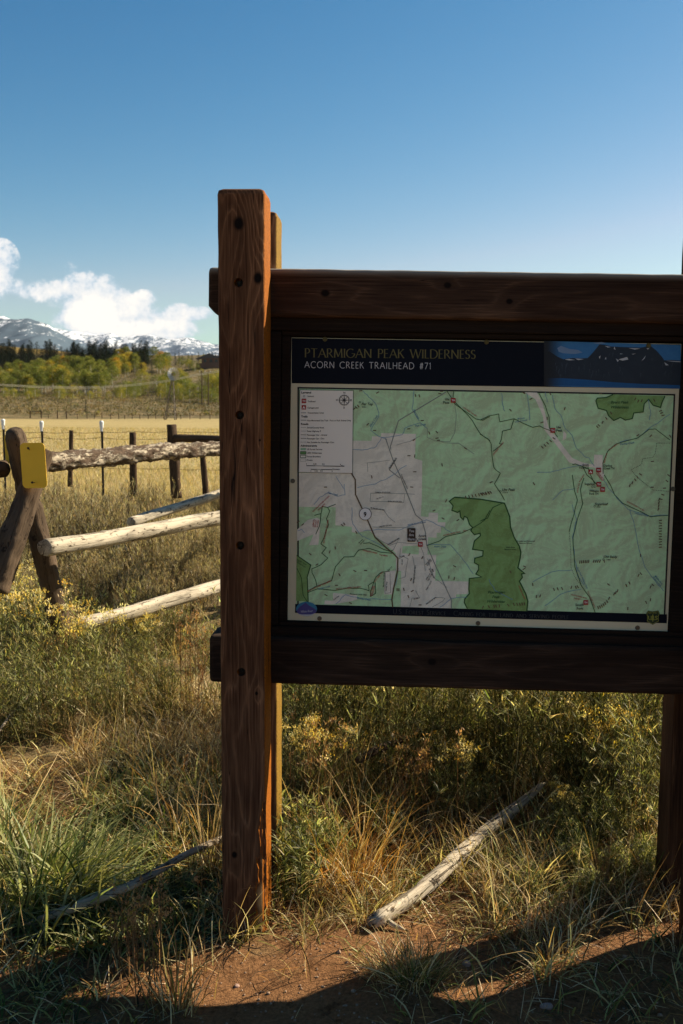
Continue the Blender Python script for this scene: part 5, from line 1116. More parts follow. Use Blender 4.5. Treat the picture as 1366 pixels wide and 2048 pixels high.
T5 = [(343, 497, -25), (295, 458, 30), (205, 573, 50), (473, 463, 60), (570, 563, 110), (452, 628, 90), (417, 656, -20), (811, 462, 0), (1045, 497, 120), (1065, 512, 115), (1088, 510, 115), (1173, 507, 60), (882, 592, 65), (850, 628, 60), (825, 655, 115), (800, 675, 45), (790, 686, 50), (1215, 578, -20), (1222, 592, -20), (1232, 608, -15), (1062, 742, -30), (1149, 746, -45), (1280, 748, 60), (420, 823, 50), (437, 810, 50), (455, 795, 45), (475, 780, 45), (498, 763, 35), (363, 1068, 60), (75, 1058, -25), (1160, 918, -5), (1080, 1005, 35), (1060, 1025, 55), (1045, 1042, 55), (1025, 1062, 110), (1008, 1080, 110), (1258, 1050, 40), (1270, 1012, 40), (1158, 1092, 0), (1242, 1098, -5), (1230, 1142, 20), (1218, 1172, 10)]
T6 = [(1053, 290, 30), (1073, 173, -65), (993, 237, -25), (1152, 300, -35), (382, 335, 40), (395, 326, 60), (475, 382, 60), (88, 312, -30), (118, 330, -40), (168, 527, 40), (335, 486, 80), (298, 512, -75), (213, 597, -30), (465, 640, 25), (537, 636, 0), (363, 665, 60), (915, 550, 120), (828, 530, 120), (1130, 608, 30), (1092, 680, 95), (1128, 690, 100), (985, 636, 70), (792, 762, 75), (822, 810, 70), (436, 853, 20), (273, 800, 20), (848, 773, -30), (840, 697, 110), (900, 866, 0), (343, 735, 0), (747, 764, 90), (759, 764, 90)]
T7 = [(205, 652, 60), (300, 616, 25), (296, 632, -30), (355, 737, 80), (498, 770, 75), (523, 766, 70), (553, 764, 65), (615, 756, 110), (645, 756, 70), (658, 752, 60), (380, 818, 95), (405, 814, 110), (795, 892, 70), (808, 888, 65), (820, 882, 65), (832, 874, 65), (843, 864, 65), (856, 852, 60), (869, 830, 110), (903, 800, 110), (914, 792, 110), (926, 780, 105), (865, 737, 35), (985, 743, 65), (1006, 727, 65), (1067, 675, 115), (1083, 664, 50), (1080, 541, 90), (1118, 857, 65), (1147, 840, 100), (995, 899, 95), (1148, 753, 110), (1163, 740, 40), (20, 890, 110), (60, 886, 55), (95, 884, 80), (108, 882, 80), (130, 881, 80), (190, 876, 55), (228, 871, 70), (250, 870, 70), (268, 870, 75), (284, 868, 75), (300, 867, 80), (836, 580, 75)]
T7 += [(672+k*12, 586-k*1, 95) for k in range(6)]+[(765+k*14, 580, 110) for k in range(4)]+[(1214, 306+k*18, 10 if k % 2 else -10) for k in range(11)]+[(1200+k*2, 230-k*22, 110) for k in range(4)]+[(8+k*16, 128-k*3, 50) for k in range(5)]
T6b = [(1205+k*22, 148-k*4, 70) for k in range(8)]
def ticks(T, c, mul):
    for (x, y, a) in T:
        (X, Y), = c((x, y)); dx_, dy_ = math.cos(R(a))*3.1, math.sin(R(a))*3.1; tk.line([(X-dx_, Y-dy_), (X+dx_, Y+dy_)], 1.9, 2.6)
ticks(T4, c4, 1); ticks(T5, c5, 1); ticks(T6+T6b, c6, 1); ticks(T7, c7, 1); fin(tk, 'elevation_ticks', M_TAN)
bt = Sheet(); rt = Sheet(); ut = Sheet(); gt = Sheet()
def T(sh, s, c, x, y, w_=None, size=9, **k): (X, Y), = c((x, y)); put_text(sh, s, X, Y, w_ and w_/3.34, size, **k)
T(bt, 'Flat Top', c4, 510, 535, 75, 7.5, shear=.25, bold=.012); T(bt, '9751', c4, 512, 551, 28, 3.4, bold=.02)
T(bt, 'Ute', c4, 1067, 502, 28, 7, bold=.015); T(bt, 'Pass', c4, 1054, 524, 40, 7, bold=.015)
T(bt, 'Ute', c5, 515, 696, 28, 7, bold=.015); T(bt, 'Peak', c5, 514, 718, 40, 7, bold=.015)
T(bt, 'South', c5, 690, 949, 43, 6.5, bold=.012); T(bt, 'Fork CG', c5, 668, 968, 64, 6.5, bold=.012); T(bt, 'Darling', c5, 834, 954, 54, 6.5, bold=.012); T(bt, 'Creek TH', c5, 834, 972, 70, 6.5, bold=.012)
T(bt, 'Sugarloaf', c5, 704, 1077, 70, 6.5, bold=.012); T(bt, 'CG', c5, 750, 1096, 26, 6.5, bold=.012); T(bt, 'Williams', c5, 736, 1124, 62, 6.5, bold=.012); T(bt, 'Fork TH', c5, 736, 1143, 60, 6.5, bold=.012)
T(bt, 'Ute Peak', c7, 150, 107, 86, 7.5, shear=.25, bold=.012); T(bt, '12273', c7, 154, 121, 34, 3.4, bold=.02); T(bt, 'Sugarloaf', c7, 772, 204, 90, 7.5, shear=.25, bold=.012); T(bt, '8944', c7, 784, 219, 26, 3.2, bold=.02)
T(bt, 'Old Baldy', c7, 832, 559, 92, 7.2, shear=.25, bold=.012); T(bt, '11842', c7, 848, 574, 30, 3.2, bold=.02)
T(bt, 'Acorn', c6, 889, 413, 52, 7, bold=.02); T(bt, 'Creek', c6, 890, 434, 52, 7, bold=.02); T(bt, 'South', c7, 642, 882, 54, 7, bold=.015); T(bt, 'Fork', c7, 652, 906, 42, 7, bold=.015)
T(bt, 'Arapaho and Roosevelt', c7, 246, 449, 124, 3.6, bold=.015, shear=.2); T(bt, 'National Forests', c7, 262, 463, 88, 3.6, bold=.015, shear=.2); T(bt, 'White River', c7, 174, 491, 62, 3.6, bold=.015, shear=.2); T(bt, 'National Forest', c7, 164, 505, 80, 3.6, bold=.015, shear=.2)
T(bt, 'Lindstrom RD (CR 1519)', c6, 602, 119, 100, 3.6, bold=.02, rot=1); T(bt, 'Ute Park CT', c6, 610, 162, 50, 3.4, bold=.02, rot=-14); T(bt, 'Elk Run RD (CR 1550)', c6, 686, 180, 92, 3.6, bold=.02, rot=1); T(bt, 'Elk View RD (CR 1620)', c6, 570, 222, 94, 3.6, bold=.02, rot=10); T(bt, 'Lange RD (CR 1650)', c6, 628, 348, 84, 3.6, bold=.02, rot=-7)
T(bt, 'Ute Park RD (CR 2405)', c6, 684, 470, 92, 3.6, bold=.02, rot=-30); T(bt, 'Ute Pass RD (CR 15)', c4, 696, 960, 88, 4.2, bold=.03, rot=-55); T(bt, 'Transmission Line', c4, 770, 998, 104, 4.0, bold=.02, rot=65); T(bt, 'Bald Eagle RD (CR 1661)', c6, 860, 722, 120, 3.8, bold=.02, rot=-84)
T(bt, 'Maryland Creek 1700', c6, 432, 796, 112, 3.6, bold=.02, rot=4); T(bt, 'CR 2400', c6, 765, 549, 34, 3.6, bold=.02, rot=-12); T(bt, 'CR 2405', c6, 784, 600, 38, 3.6, bold=.02, rot=-88); T(bt, 'Main RD (CR 1876)', c6, 944, 864, 80, 3.6, bold=.02, rot=-35)
T(bt, 'Palmer Gulch', c6, 940, 600, 50, 3.6, bold=.02, rot=-50); T(bt, 'RD (CR 1730)', c6, 950, 606, 46, 3.6, bold=.02, rot=-50); T(bt, 'Spring Creek RD', c6, 958, 625, 74, 3.6, bold=.02, rot=62); T(bt, 'Willow Lane', c6, 944, 700, 50, 3.6, bold=.02, rot=-60); T(bt, 'Sage Circle', c6, 955, 706, 50, 3.6, bold=.02, rot=-60); T(bt, 'Pebble Creek RD', c6, 944, 768, 70, 3.6, bold=.02, rot=-60)
T(bt, 'Valley View', c6, 492, 458, 40, 3.4, bold=.02, rot=-45); T(bt, 'Circle RD', c6, 502, 466, 40, 3.4, bold=.02, rot=-45); T(bt, 'Blue River RD (CR 35)', c6, 660, 745, 95, 3.6, bold=.02, rot=-86); T(bt, 'Forest Way', c6, 678, 770, 60, 3.4, bold=.02, rot=-86); T(bt, 'Shea CT', c6, 686, 640, 40, 3.4, bold=.02, rot=-40); T(bt, 'Rock Point', c6, 326, 836, 46, 3.4, bold=.02, rot=-38); T(bt, 'CR 2500', c6, 856, 832, 34, 3.4, bold=.02, rot=-15); T(bt, '9', c6, 524, 276, 19, 12.5, bold=.04, lay=4.2)
for (s, c, x, y, w_, rot) in [('UTE PASS Trail #31', c4, 1184, 552, 108, 33), ('UTE PEAK Trail #24', c5, 92, 878, 112, -52), ('DARLING CREEK Trail #13', c5, 840, 930, 70, -75), ('Trail #13', c5, 868, 845, 70, -35), ('SOUTH FORK Trail #21', c5, 660, 1130, 66, -80), ('Trail #21', c5, 672, 1060, 60, -58), ('SOUTH FORK Trail #21', c7, 988, 182, 130, 28), ('ACORN CREEK TRAIL', c6, 1054, 408, 122, -13), ('#71', c6, 1188, 376, 22, -5),
                             ('HARRIGAN CREEK', c6, 518, 505, 100, 12), ('Trail #8393', c6, 626, 534, 58, 10), ('HARRIGAN CREEK TRAIL #8393', c6, 152, 778, 170, -24), ('NOT ROCK CREEK Trail #8391', c6, 340, 764, 168, -5), ('NOT ROCK CREEK TRAIL #8391', c6, 262, 455, 160, -79), ('ROCK CREEK TRAIL', c6, 600, 715, 90, -52), ('EAST FORK', c6, 574, 806, 70, -75), ('HARRIGAN', c6, 584, 806, 70, -75), ('KNORR-ROTHER ACCESS', c6, 188, 248, 154, -44), ('TRAIL #8394', c6, 222, 240, 66, -44),
                             ('LEMON', c6, 190, 345, 50, -80), ('MOUNT', c6, 204, 348, 50, -80), ('ACCESS', c6, 218, 350, 50, -80), ('SOUTH FORK SPUR', c7, 610, 808, 110, 14), ('Trail #21.1', c7, 632, 834, 54, 8), ('SOUTH FORK Trail #21', c7, 722, 785, 118, 66), ('UTE PEAK Trail #24', c7, 256, 745, 100, 65), ('SUGARLOAF', c5, 780, 1000, 66, 50), ('SPUR #21.2', c5, 790, 996, 66, 50)]:
    T(rt, s, c, x, y, w_, 3.9, rot=rot, bold=.02)
for (s, c, x, y, w_, rot, sz) in [('Slate Creek', c6, 282, 122, 72, 14, 5.5), ('Pass Creek', c4, 868, 678, 74, -8, 5.2), ('Elliott Creek', c4, 572, 680, 90, -58, 5.2), ('Hay Creek', c4, 854, 566, 70, 62, 5.2), ('North Acorn Creek', c6, 818, 340, 124, -10, 5.2), ('Acorn Creek', c6, 992, 482, 84, 1, 5.2), ('Boulder Creek', c6, 480, 824, 92, 10, 5.2), ('Harrigan Creek', c6, 222, 766, 84, -15, 4.6), ('Branch', c5, 252, 636, 48, -6, 4.4), ('Ute Creek', c5, 236, 658, 84, -10, 4.4),
                                 ('Darling Creek', c5, 944, 808, 96, -7, 4.8), ('Williams Fork', c7, 1040, 262, 92, 12, 5), ('South Fork Williams Fork', c7, 650, 622, 160, 65, 5), ('Middle Fork', c7, 1174, 682, 76, 50, 5), ('Williams Fork', c7, 1162, 690, 80, 50, 5)]: T(ut, s, c, x, y, w_, sz, rot=rot, shear=.25, bold=.01)
T(gt, 'Byers Peak', c5, 880, 529, 120, 8, shear=.3, bold=.008); T(gt, 'Wilderness', c5, 882, 562, 118, 8, shear=.3, bold=.008)
T(gt, 'Ptarmigan', c7, 52, 798, 116, 8, shear=.3, bold=.008); T(gt, 'Peak', c7, 82, 829, 52, 8, shear=.3, bold=.008); T(gt, 'Wilderness', c7, 48, 860, 118, 8, shear=.3, bold=.008)
T(gt, 'Eagles Nest', c6, 78, 566, 74, 5, shear=.3, rot=30); T(gt, 'Wilderness', c6, 76, 584, 70, 5, shear=.3, rot=30)
# legend
lg_ = Sheet(); lg_.poly([(600.5, 780.3), (706, 781.8), (704.3, 946.8), (597, 944.5)], 3.0); fin(lg_, 'legend_box', M_LEG)
def cl(x, y): return [(580+x/9.757, 760+y/9.757)]
def TL(s, x, y, w_, size, **k): (X, Y), = cl(x, y); put_text(bt, s, X, Y, w_/9.757, size, lay=3.6, **k)
for s, y, w_, x in [('Legend', 262, 190, 222), ('Trails', 730, 125, 218), ('Roads', 876, 145, 214), ('Administratvie', 1300, 320, 206)]: TL(s, x, y, w_, 5.4, bold=.035)
for s, y, w_, x in [('Summit', 332, 124, 344), ('Trailhead', 432, 152, 344), ('Campground', 556, 212, 342), ('Transmission Lines', 655, 318, 342), ('Non-Motorized Use Trail - Foot or Pack Animal Only', 805, 856, 336), ('Street/County Road', 944, 330, 332), ('State Highway 9', 1012, 272, 332), ('Passenger Car - Gravel', 1087, 390, 332), ('Passenger Car - Dirt', 1157, 338, 332), ('Not Suitable for Passenger Cars', 1230, 530, 330),
                    ('US Forest Service', 1367, 300, 330), ('USFS Wilderness', 1438, 290, 328), ('Forest Boundary', 1508, 272, 328), ('Private', 1578, 112, 328), ('0', 1650, 16, 314), ('0.25', 1652, 60, 455), ('0.5', 1655, 44, 628), ('1', 1660, 12, 980), ('Miles', 1690, 66, 994), ('0', 1786, 16, 400), ('0.25', 1788, 60, 480), ('0.5', 1788, 44, 592), ('1', 1790, 12, 816), ('Kilometers', 1756, 144, 828), ('N', 266, 36, 1042), ('S', 556, 32, 1038), ('W', 408, 46, 892), ('E', 412, 32, 1178)]: TL(s, x, y, w_, 4.3 if len(s) > 1 else (5.2 if s in 'NSWE' else 3.4), bold=.02)
def ln(sh, pts, w_, lay=3.6, closed=False): sh.line([cl(x, y)[0] for x, y in pts], w_, lay, closed)
ll = Sheet()
for y in (783, 1068, 1138): ln(ll, [(210, y), (318, y+2)], .9)
ln(ll, [(320, 1672), (490, 1674)], 1.5); ln(ll, [(645, 1678), (985, 1684)], 1.5); ln(ll, [(405, 1742), (515, 1744)], 1.4); ln(ll, [(610, 1747), (820, 1750)], 1.4); ln(ll, [(985, 1682), (1060, 1684)], .8)
for k in range(5): ln(ll, [(208+k*22, 1212), (220+k*22, 1212)], 1.0)
ln(ll, [(187, 190), (1238, 202), (1220, 1822), (172, 1800)], .8, 3.3, True)
for r_ in (100, 88): ln(ll, [(1058+r_*math.cos(a*math.pi/18), 393+r_*math.sin(a*math.pi/18)) for a in range(36)], .75, 3.6, True)
for k in range(16): a = k*math.pi/8; ln(ll, [(1058+100*math.cos(a), 393+100*math.sin(a)), (1058+112*math.cos(a), 393+112*math.sin(a))], .6, 3.7)
for k in range(4):
    a = k*math.pi/2; q = [(1058+112*math.cos(a), 393+112*math.sin(a)), (1058+16*math.cos(a+.8), 393+16*math.sin(a+.8)), (1058, 393), (1058+16*math.cos(a-.8), 393+16*math.sin(a-.8))]; ll.poly([cl(*p)[0] for p in q], 3.8)
    a += math.pi/4; ln(ll, [(1058+20*math.cos(a), 393+20*math.sin(a)), (1058+78*math.cos(a), 393+78*math.sin(a))], .9, 3.7)
ln(ll, [(274+15*math.cos(k*.7), 316+17*math.sin(k*.7)) for k in range(9)], .5, 3.6, True)
for c, x, y in ((c4, 499, 514), (c7, 137, 110), (c7, 771, 211), (c7, 831, 568)): ll.line([((c((x, y))[0][0])+1.7*math.cos(k*.7), (c((x, y))[0][1])+1.7*math.sin(k*.7)) for k in range(9)], .6, 2.6, True)
fin(ll, 'legend_symbols', M_BLACK)
l2 = Sheet(); ln(l2, [(215, 640), (316, 640)], 1.2); ln(l2, [(210, 925), (318, 926)], .7); ln(l2, [(210, 997), (318, 998)], .7); ln(l2, [(490, 1674), (645, 1677)], 1.3); ln(l2, [(515, 1743), (610, 1746)], 1.2); ln(l2, [(200, 1538), (308, 1540), (306, 1588), (198, 1586)], .5, 3.6, True); fin(l2, 'legend_grey_lines', M_GREY)
l3 = Sheet(); l3.poly([cl(*p)[0] for p in ((208, 1325), (312, 1326), (310, 1372), (206, 1370))], 3.5); fin(l3, 'legend_forest_swatch', flat('forest_swatch', (.33, .55, .36)))
l4 = Sheet(); l4.poly([cl(*p)[0] for p in ((205, 1394), (312, 1395), (310, 1448), (203, 1447))], 3.5); fin(l4, 'legend_wilderness_swatch', flat('wild_swatch', (.12, .30, .10)))
l5 = Sheet(); ln(l5, [(205, 1394), (312, 1395), (310, 1448), (203, 1447)], 1.1, 3.7, True); ln(l5, [(203, 1467), (310, 1468), (308, 1516), (201, 1515)], 1.1, 3.7, True); fin(l5, 'legend_green_frames', M_DKGREEN)
# highway shield, you are here, trailheads
(cx, cy), = c6((535, 260)); hc2 = Sheet(); hc2.poly([(cx+12.3*math.cos(k*math.pi/14), cy+12.3*math.sin(k*math.pi/14)) for k in range(28)], 3.4); fin(hc2, 'highway_circle', M_WHITE)
hr = Sheet(); hr.line([(cx+12.1*math.cos(k*math.pi/14), cy+12.1*math.sin(k*math.pi/14)) for k in range(28)], 1.0, 3.7, True)
hr.line(c6((872, 420), (886, 444)), 1.0, 3.4); hr.poly(c6((888, 448), (878, 440), (888, 434)), 3.6); fin(hr, 'highway_ring', M_BLACK)
def rbox(sh, x0, y0, x1, y1, r_, lay): 
    pr = [(x0+(x1-x0)/2+a, y0+(y1-y0)/2+b) for a, b in rrect((x1-x0)/2, (y1-y0)/2, r_, 4)]; sh.poly(pr[::-1], lay)
yb = Sheet(); rbox(yb, 814.5, 1056, 831, 1083.5, 2.2, 3.4); fin(yb, 'you_are_here_box', flat('dark_brown_print', (.035, .022, .015)))
wt = Sheet()
for s, y, x, w_ in (('You', 381, 826, 34), ('Are', 408, 826, 32), ('Here', 436, 818, 46)): T(wt, s, c6, x, y, w_, 8.0, lay=4.0)
def th(cx, cy, s_, camp=False):
    m_ = Sheet(); rbox(m_, cx-s_, cy-s_, cx+s_, cy+s_, .8, 3.4+(0.0)); fin(m_, 'trailhead_symbol' if not camp else 'campground_symbol', M_RED)
    if camp: wt.poly([(cx, cy-s_*.6), (cx+s_*.7, cy+s_*.6), (cx+s_*.25, cy+s_*.6), (cx, cy+s_*.1), (cx-s_*.25, cy+s_*.6), (cx-s_*.7, cy+s_*.6)], 4.0)
    else: put_text(wt, 'TH', cx-s_*.65, cy+s_*.38, s_*1.3, s_*1.05, lay=4.0, bold=.03)
for c, x, y in ((c4, 1121, 502), (c5, 490, 709), (c5, 798, 976), (c5, 800, 1072), (c5, 825, 1107), (c6, 902, 462), (c7, 712, 858)): (X, Y), = c((x, y)); th(X, Y, 4.8)
(X, Y) = c5((745, 988))[0]; th(X, Y, 4.6, True); (X, Y) = cl(272, 408)[0]; th(X, Y, 4.6); (X, Y) = cl(270, 533)[0]; th(X, Y, 4.5, True)

# lettering drawn with strokes: a thin engraved capital alphabet (thick and thin, with serifs) and its plain linear twin
def arc(cx, cy, rx, ry, a0, a1, n=12): return [(cx+rx*math.cos(R(a0+(a1-a0)*k/n)), cy+ry*math.sin(R(a0+(a1-a0)*k/n))) for k in range(n+1)]
GL = {'P': (.56, [[(.08, 0), (.08, 1)], [(.08, 1)]+arc(.27, .74, .25, .26, 90, -90)+[(.08, .48)]]), 'T': (.74, [[(.37, 0), (.37, 1)], [(.02, .985), (.72, .985)]]), 'A': (.84, [[(.03, 0), (.42, 1)], [(.42, 1), (.82, 0)], [(.17, .36), (.66, .36)]]),
      'R': (.68, [[(.08, 0), (.08, 1)], [(.08, 1)]+arc(.27, .75, .24, .25, 90, -90)+[(.08, .5)], [(.27, .5), (.66, 0)]]), 'M': (.98, [[(.08, 0), (.14, 1)], [(.14, 1), (.49, .1)], [(.49, .1), (.84, 1)], [(.84, 1), (.90, 0)]]),
      'I': (.2, [[(.1, 0), (.1, 1)]]), 'G': (.92, [arc(.48, .5, .45, .5, 50, 345)+[(.91, .46), (.60, .46)]]), 'N': (.84, [[(.09, 0), (.09, 1)], [(.09, 1), (.75, 0)], [(.75, 0), (.75, 1)]]), 'E': (.52, [[(.08, 0), (.08, 1)], [(.08, .985), (.47, .985)], [(.08, .52), (.43, .52)], [(.08, .015), (.49, .015)]]),
      'K': (.66, [[(.08, 0), (.08, 1)], [(.08, .45), (.58, 1)], [(.24, .60), (.64, 0)]]), 'W': (1.2, [[(.02, 1), (.33, 0)], [(.33, 0), (.60, 1)], [(.60, 1), (.88, 0)], [(.88, 0), (1.18, 1)]]), 'L': (.5, [[(.08, 0), (.08, 1)], [(.08, .015), (.48, .015)]]),
      'D': (.84, [[(.08, 0), (.08, 1)], [(.08, 1)]+arc(.32, .5, .48, .5, 90, -90)+[(.08, 0)]]), 'S': (.52, [arc(.27, .75, .20, .235, 35, 270, 10)+arc(.25, .26, .22, .255, 90, -145, 10)[1:]]), 'U': (.78, [[(.09, 1), (.09, .33)]+arc(.39, .33, .30, .33, 180, 360)+[(.69, 1)]]),
      'F': (.5, [[(.08, 0), (.08, 1)], [(.08, .985), (.47, .985)], [(.08, .50), (.43, .50)]]), 'O': (.98, [arc(.49, .5, .45, .5, 0, 360, 28)]), 'C': (.86, [arc(.50, .5, .46, .5, 48, 312, 22)]), 'V': (.82, [[(.02, 1), (.41, 0)], [(.41, 0), (.80, 1)]]), 'H': (.80, [[(.09, 0), (.09, 1)], [(.71, 0), (.71, 1)], [(.09, .5), (.71, .5)]]),
      '.': (.2, [[(.08, .0), (.08, .09)]]), '-': (.4, [[(.05, .4), (.33, .4)]]), ' ': (.5, []), '#': (.66, [[(.2, 0), (.3, 1)], [(.42, 0), (.52, 1)], [(.06, .34), (.60, .34)], [(.1, .67), (.64, .67)]]), '7': (.58, [[(.04, .98), (.54, .98), (.18, 0)]]), '1': (.32, [[(.04, .82), (.2, 1), (.2, 0)]])}
def stroke_text(sh, txt, x0, y0, x1, y1, hpx, lay, serif, thick, thin, gap=.12, small=None):
    """baseline from (x0, y0) to (x1, y1)"""
    sizes = []
    words = txt
    for k, ch in enumerate(words): sizes.append(1.0 if small is None or ch.isupper() else small)
    tot = sum(GL[ch.upper()][0]*s_+gap for ch, s_ in zip(words, sizes))-gap; sx_ = math.dist((x0, y0), (x1, y1))/tot; ux, uy = (x1-x0)/math.dist((x0, y0), (x1, y1)), (y1-y0)/math.dist((x0, y0), (x1, y1)); cur = 0
    def tp(p, s_): X = (cur+p[0]*s_)*sx_; Y = p[1]*s_*hpx; return (x0+ux*X+uy*Y, y0+uy*X-ux*Y)
    for ch, s_ in zip(words, sizes):
        w_, strokes = GL[ch.upper()]
        for n_, s2 in enumerate(strokes):
            P = [tp(p, s_) for p in s2]
            if serif:
                for a, b in ([(P[0], P[1])] if len(P) == 2 else list(zip(P[:-1], P[1:]))):
                    d = (b[0]-a[0], b[1]-a[1]); L = math.hypot(*d); 
                    if L < 1e-6: continue
                    vert = abs(d[1])/L; dr = d[0]*d[1] > 0; wd_ = thin+(thick-thin)*(vert**1.5 if len(P) > 2 or abs(d[0]) < .15*L or dr else 0.25)
                    ex = .12*wd_/L if len(P) > 2 else 0; sh.line([(a[0]-d[0]*ex, a[1]-d[1]*ex), (b[0]+d[0]*ex, b[1]+d[1]*ex)], wd_, lay)
                if len(s2) == 2 and abs(s2[0][1]-s2[1][1]) > .5:
                    for p in s2:
                        if p[1] in (0, 1) and not (ch.upper() in 'MVWN' and p[0] in (.49, .41, .33, .88) and p[1] < .2): q = tp(p, s_); sw = .085*s_*sx_*1.1; yy = -thin/2 if p[1] == 0 else thin/2; sh.line([(q[0]-sw, q[1]+yy), (q[0]+sw, q[1]+yy)], thin, lay)
            else: sh.line(P, thick, lay)
        cur += w_*s_+gap
tt_ = Sheet(); stroke_text(tt_, 'PTARMIGAN PEAK WILDERNESS', 609.5, 714.5, 951, 717.5, 17.5, 1.0, True, 2.3, .85, .10); fin(tt_, 'title_lettering', M_GOLD, 'dull gold serif title')
s2_ = Sheet(); stroke_text(s2_, 'ACORN CREEK TRAILHEAD #71', 609, 735.5, 862, 738.5, 12.6, 1.0, False, 1.15, 1.15, .19); fin(s2_, 'subtitle_lettering', flat('dull_white', (.52, .53, .54)), 'thin white subtitle')
ft = Sheet(); stroke_text(ft, 'U.S. Forest Service - Caring for the land and serving people', 786, 1227.5, 1137, 1238, 9.5, 1.5, True, .95, .5, .14, .74); fin(ft, 'footer_lettering', flat('dim_print', (.035, .045, .05)))
fin(bt, 'map_lettering', M_BLACK); fin(rt, 'trail_lettering', M_REDTX); fin(ut, 'stream_lettering', M_BLUETX); fin(gt, 'wilderness_lettering', flat('dark_green_text', (.02, .09, .03))); fin(wt, 'marker_lettering', M_WHITE)
# header picture: a lake below a flat topped mountain
def grad_mat(name, stops, xa, xb, base):
    m = bpy.data.materials.new(name); m.use_nodes = True; t = NT(m.node_tree); b = t.N['Principled BSDF']
    x, y, z = t.xyz(t.n('ShaderNodeNewGeometry').outputs['Position']); f_ = t.smooth(x, xa, xb); nz = t.noise(t.n('ShaderNodeNewGeometry').outputs['Position'], 40, 5, .6)
    t.put(b.inputs['Base Color'], t.mix(f_, base, t.mix(nz, *stops))); b.inputs['Roughness'].default_value = .4; b.inputs['Specular IOR Level'].default_value = .25; return m
xa = panel_pt(1090, 730, 0).x; xb = panel_pt(1135, 730, 0).x; nv = (0.006, 0.009, 0.016)
ph = Sheet(); ph.poly([(1088, 681.5), (1362, 690.2), (1360, 777.5), (1088, 772.5)], .7); fin(ph, 'header_photo_sky', grad_mat('photo_sky', [(.01, .11, .33), (.05, .22, .46)], xa, xb, nv))
ph = Sheet(); ph.poly(c5((440, 180), (470, 178), (520, 212), (560, 230), (620, 222), (680, 225), (725, 222), (760, 185), (805, 130), (850, 135), (880, 145), (1000, 150), (1080, 152), (1120, 145), (1150, 142), (1190, 175), (1225, 215), (1240, 238), (1290, 235), (1355, 240), (1350, 410), (440, 365)), 1.0); fin(ph, 'header_photo_mountain', grad_mat('photo_rock', [(.005, .013, .03), (.018, .033, .055)], xa, xb, nv))
ph = Sheet(); ph.poly(c5((440, 358), (560, 358), (720, 368), (900, 385), (1060, 395), (1343, 405), (1342, 428), (440, 405)), 1.3); fin(ph, 'header_photo_lake', grad_mat('photo_lake', [(.0, .07, .22), (.005, .10, .30)], xa, xb, nv))
ph = Sheet()
for p in [[(905, 145), (912, 168), (900, 160)], [(915, 225), (935, 240), (925, 248)], [(930, 232), (990, 215), (998, 232), (960, 240)], [(840, 140), (880, 148), (860, 152)], [(1000, 155), (1080, 158), (1040, 165)], [(1085, 245), (1115, 205), (1108, 225)], [(1240, 250), (1270, 270), (1250, 272)], [(1250, 240), (1350, 245), (1350, 250), (1290, 246)], [(570, 232), (600, 228), (640, 236), (600, 238)], [(640, 225), (700, 230), (660, 236)], [(800, 215), (812, 205), (806, 228)], [(840, 230), (848, 215), (850, 232)], [(1020, 195), (1050, 192), (1030, 198)], [(940, 192), (965, 194), (945, 197)], [(1120, 158), (1140, 155), (1130, 165)]]: ph.poly(c5(*p)[::-1], 1.3)
fin(ph, 'header_photo_snow', flat('photo_snow', (.46, .50, .54)), split=True)
ph = Sheet(); ph.poly(c5((520, 155), (545, 140), (600, 160), (660, 168), (690, 185), (640, 195), (560, 190), (530, 180)), .85); ph.poly(c5((755, 120), (820, 115), (850, 122), (800, 130)), .85); fin(ph, 'header_photo_cloud', flat('photo_cloud', (.14, .24, .40)))
ph = Sheet(); rs = random.Random(4)
for k in range(46):                            # rock ribs and gullies on the pictured mountain
    cx = rs.uniform(500, 1330); top = 245 if cx < 725 else (165 if 790 < cx < 1170 else 240); cy = rs.uniform(top+5, 340); L = rs.uniform(18, 46); a = rs.uniform(1.1, 2.0); w2 = rs.uniform(3, 8)
    ph.poly(c5((cx, cy), (cx+w2, cy+2), (cx+L*math.cos(a)*.6+w2*.5, cy+L*math.sin(a)))[::-1], 1.15)
fin(ph, 'header_photo_rock_ribs', flat('photo_rib', (.030, .048, .075)))
# oval forest logo and the shield
lo_ = Sheet(); (cx, cy) = (613, 1218); lo_.poly([(cx+21*math.cos(k*math.pi/16), cy+14.5*math.sin(k*math.pi/16)) for k in range(32)], 2.0); fin(lo_, 'oval_emblem', flat('emblem_teal', (.03, .20, .34)))
lo_ = Sheet(); lo_.poly([(593, 1222), (600, 1213), (606, 1209), (611, 1205), (618, 1211), (626, 1215), (633, 1220), (632, 1225), (622, 1230.5), (604, 1230), (595, 1226)], 2.4); fin(lo_, 'oval_emblem_mountain', flat('emblem_purple', (.06, .055, .22)))
lo_ = Sheet(); put_text(lo_, 'White River', 602, 1225.5, 24, 6.5, lay=2.8, shear=.4, rot=-4); lo_.poly([(596, 1227.5), (604, 1229), (622, 1229), (630, 1226.5), (624, 1231), (613, 1232.3), (602, 1231)][::-1], 2.7); fin(lo_, 'oval_emblem_lettering', flat('emblem_white', (.5, .52, .55)))
SH = c7((1132, 912), (1160, 918), (1200, 912), (1210, 930), (1203, 955), (1206, 985), (1180, 998), (1162, 1008), (1145, 998), (1122, 986), (1125, 955), (1118, 930))
sh_ = Sheet(); sh_.poly(SH, 2.0); fin(sh_, 'shield_emblem', flat('shield_green', (.012, .035, .016)))
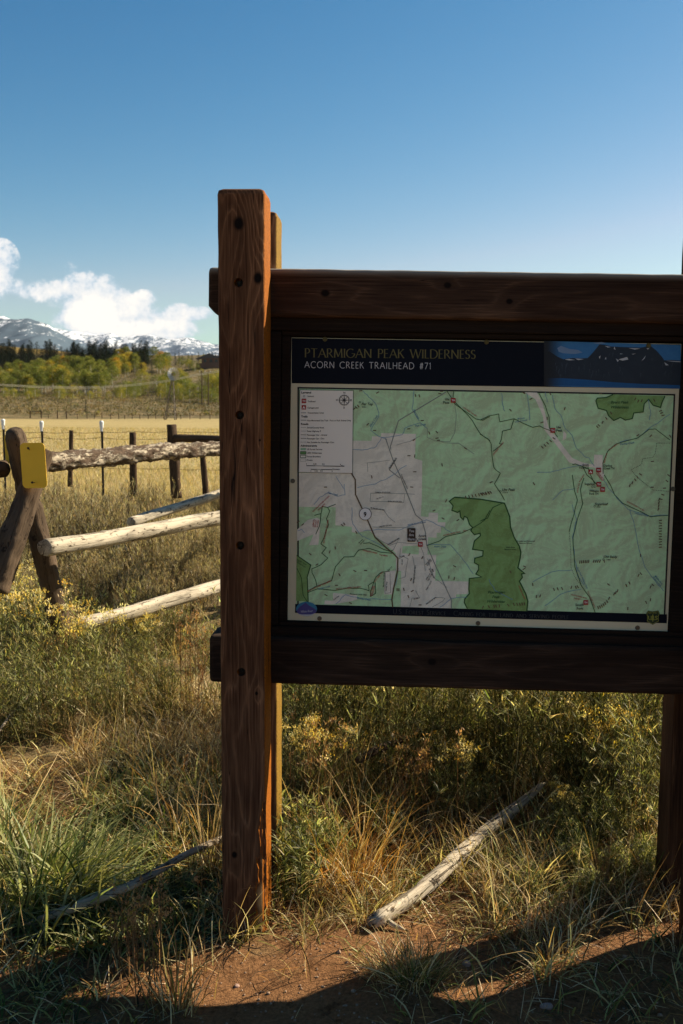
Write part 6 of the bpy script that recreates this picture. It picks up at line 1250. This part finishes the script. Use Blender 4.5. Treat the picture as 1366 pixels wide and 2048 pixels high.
sh_ = Sheet(); (gx0, gy0) = c7((1163, 958))[0]; sh_.line([((x-gx0)*.90+gx0, (y-gy0)*.90+gy0) for x, y in SH], .8, 2.4, True); put_text(sh_, 'U', c7((1132, 974))[0][0], c7((1132, 974))[0][1], 6.6, 11, lay=2.4, bold=.02); put_text(sh_, 'S', c7((1176, 974))[0][0], c7((1176, 974))[0][1], 6.2, 11, lay=2.4, bold=.02)
sh_.poly(c7((1163, 935), (1173, 960), (1167, 960), (1176, 976), (1150, 976), (1159, 960), (1153, 960))[::-1], 2.4); sh_.poly(c7((1160, 977), (1166, 977), (1166, 986), (1160, 986)), 2.4)
(q0, q1) = c7((1134, 932), (1192, 932)); stroke_text(sh_, 'FOREST SERVICE', q0[0], q0[1], q1[0], q1[1], 2.6, 2.4, False, .35, .35, .12); fin(sh_, 'shield_lettering', flat('shield_yellow', (.28, .30, .05)))
M_SCREW = simple('screw_metal', (.10, .10, .09), .4, .7); M_BRASS = simple('brass_screw', (.10, .08, .03), .45, .6)
for (x, y, b_) in ((650, 678.5, 1), (973, 684, 1), (1297, 691, 1), (585.5, 962, 0), (1346, 978, 0), (639, 1237, 0), (956, 1246.5, 0), (1275, 1255.5, 0)):
    c_ = panel_pt(x, y, 0); mb = MB(); mb.bar(c_+V_*.001, c_-V_*.0028, .0075, 16, .0065); mb.bar(c_-V_*.0028, c_-V_*.0045, .0042, 6, .0034); mb.build('screw', M_BRASS if b_ else M_SCREW, panel)

# ------------------------------------------------------------------ thin mountain air
hm = bpy.data.materials.new('haze'); hm.use_nodes = True; ht = NT(hm.node_tree); ht.N.remove(ht.N['Principled BSDF'])
vn = ht.n('ShaderNodeVolumePrincipled', Color=(0.80, 0.88, 1.0), Density=0.000011); ht.L.new(vn.outputs[0], ht.N['Material Output'].inputs['Volume'])
zlo = float(V_ground_min)-1; mb = MB(); mb.box((0, 0, (zlo+1300)/2), (27000, 27000, 1300-zlo)); tag(mb.build('haze', hm), 'thin blue mountain air over the whole valley', 'haze', kind='stuff')
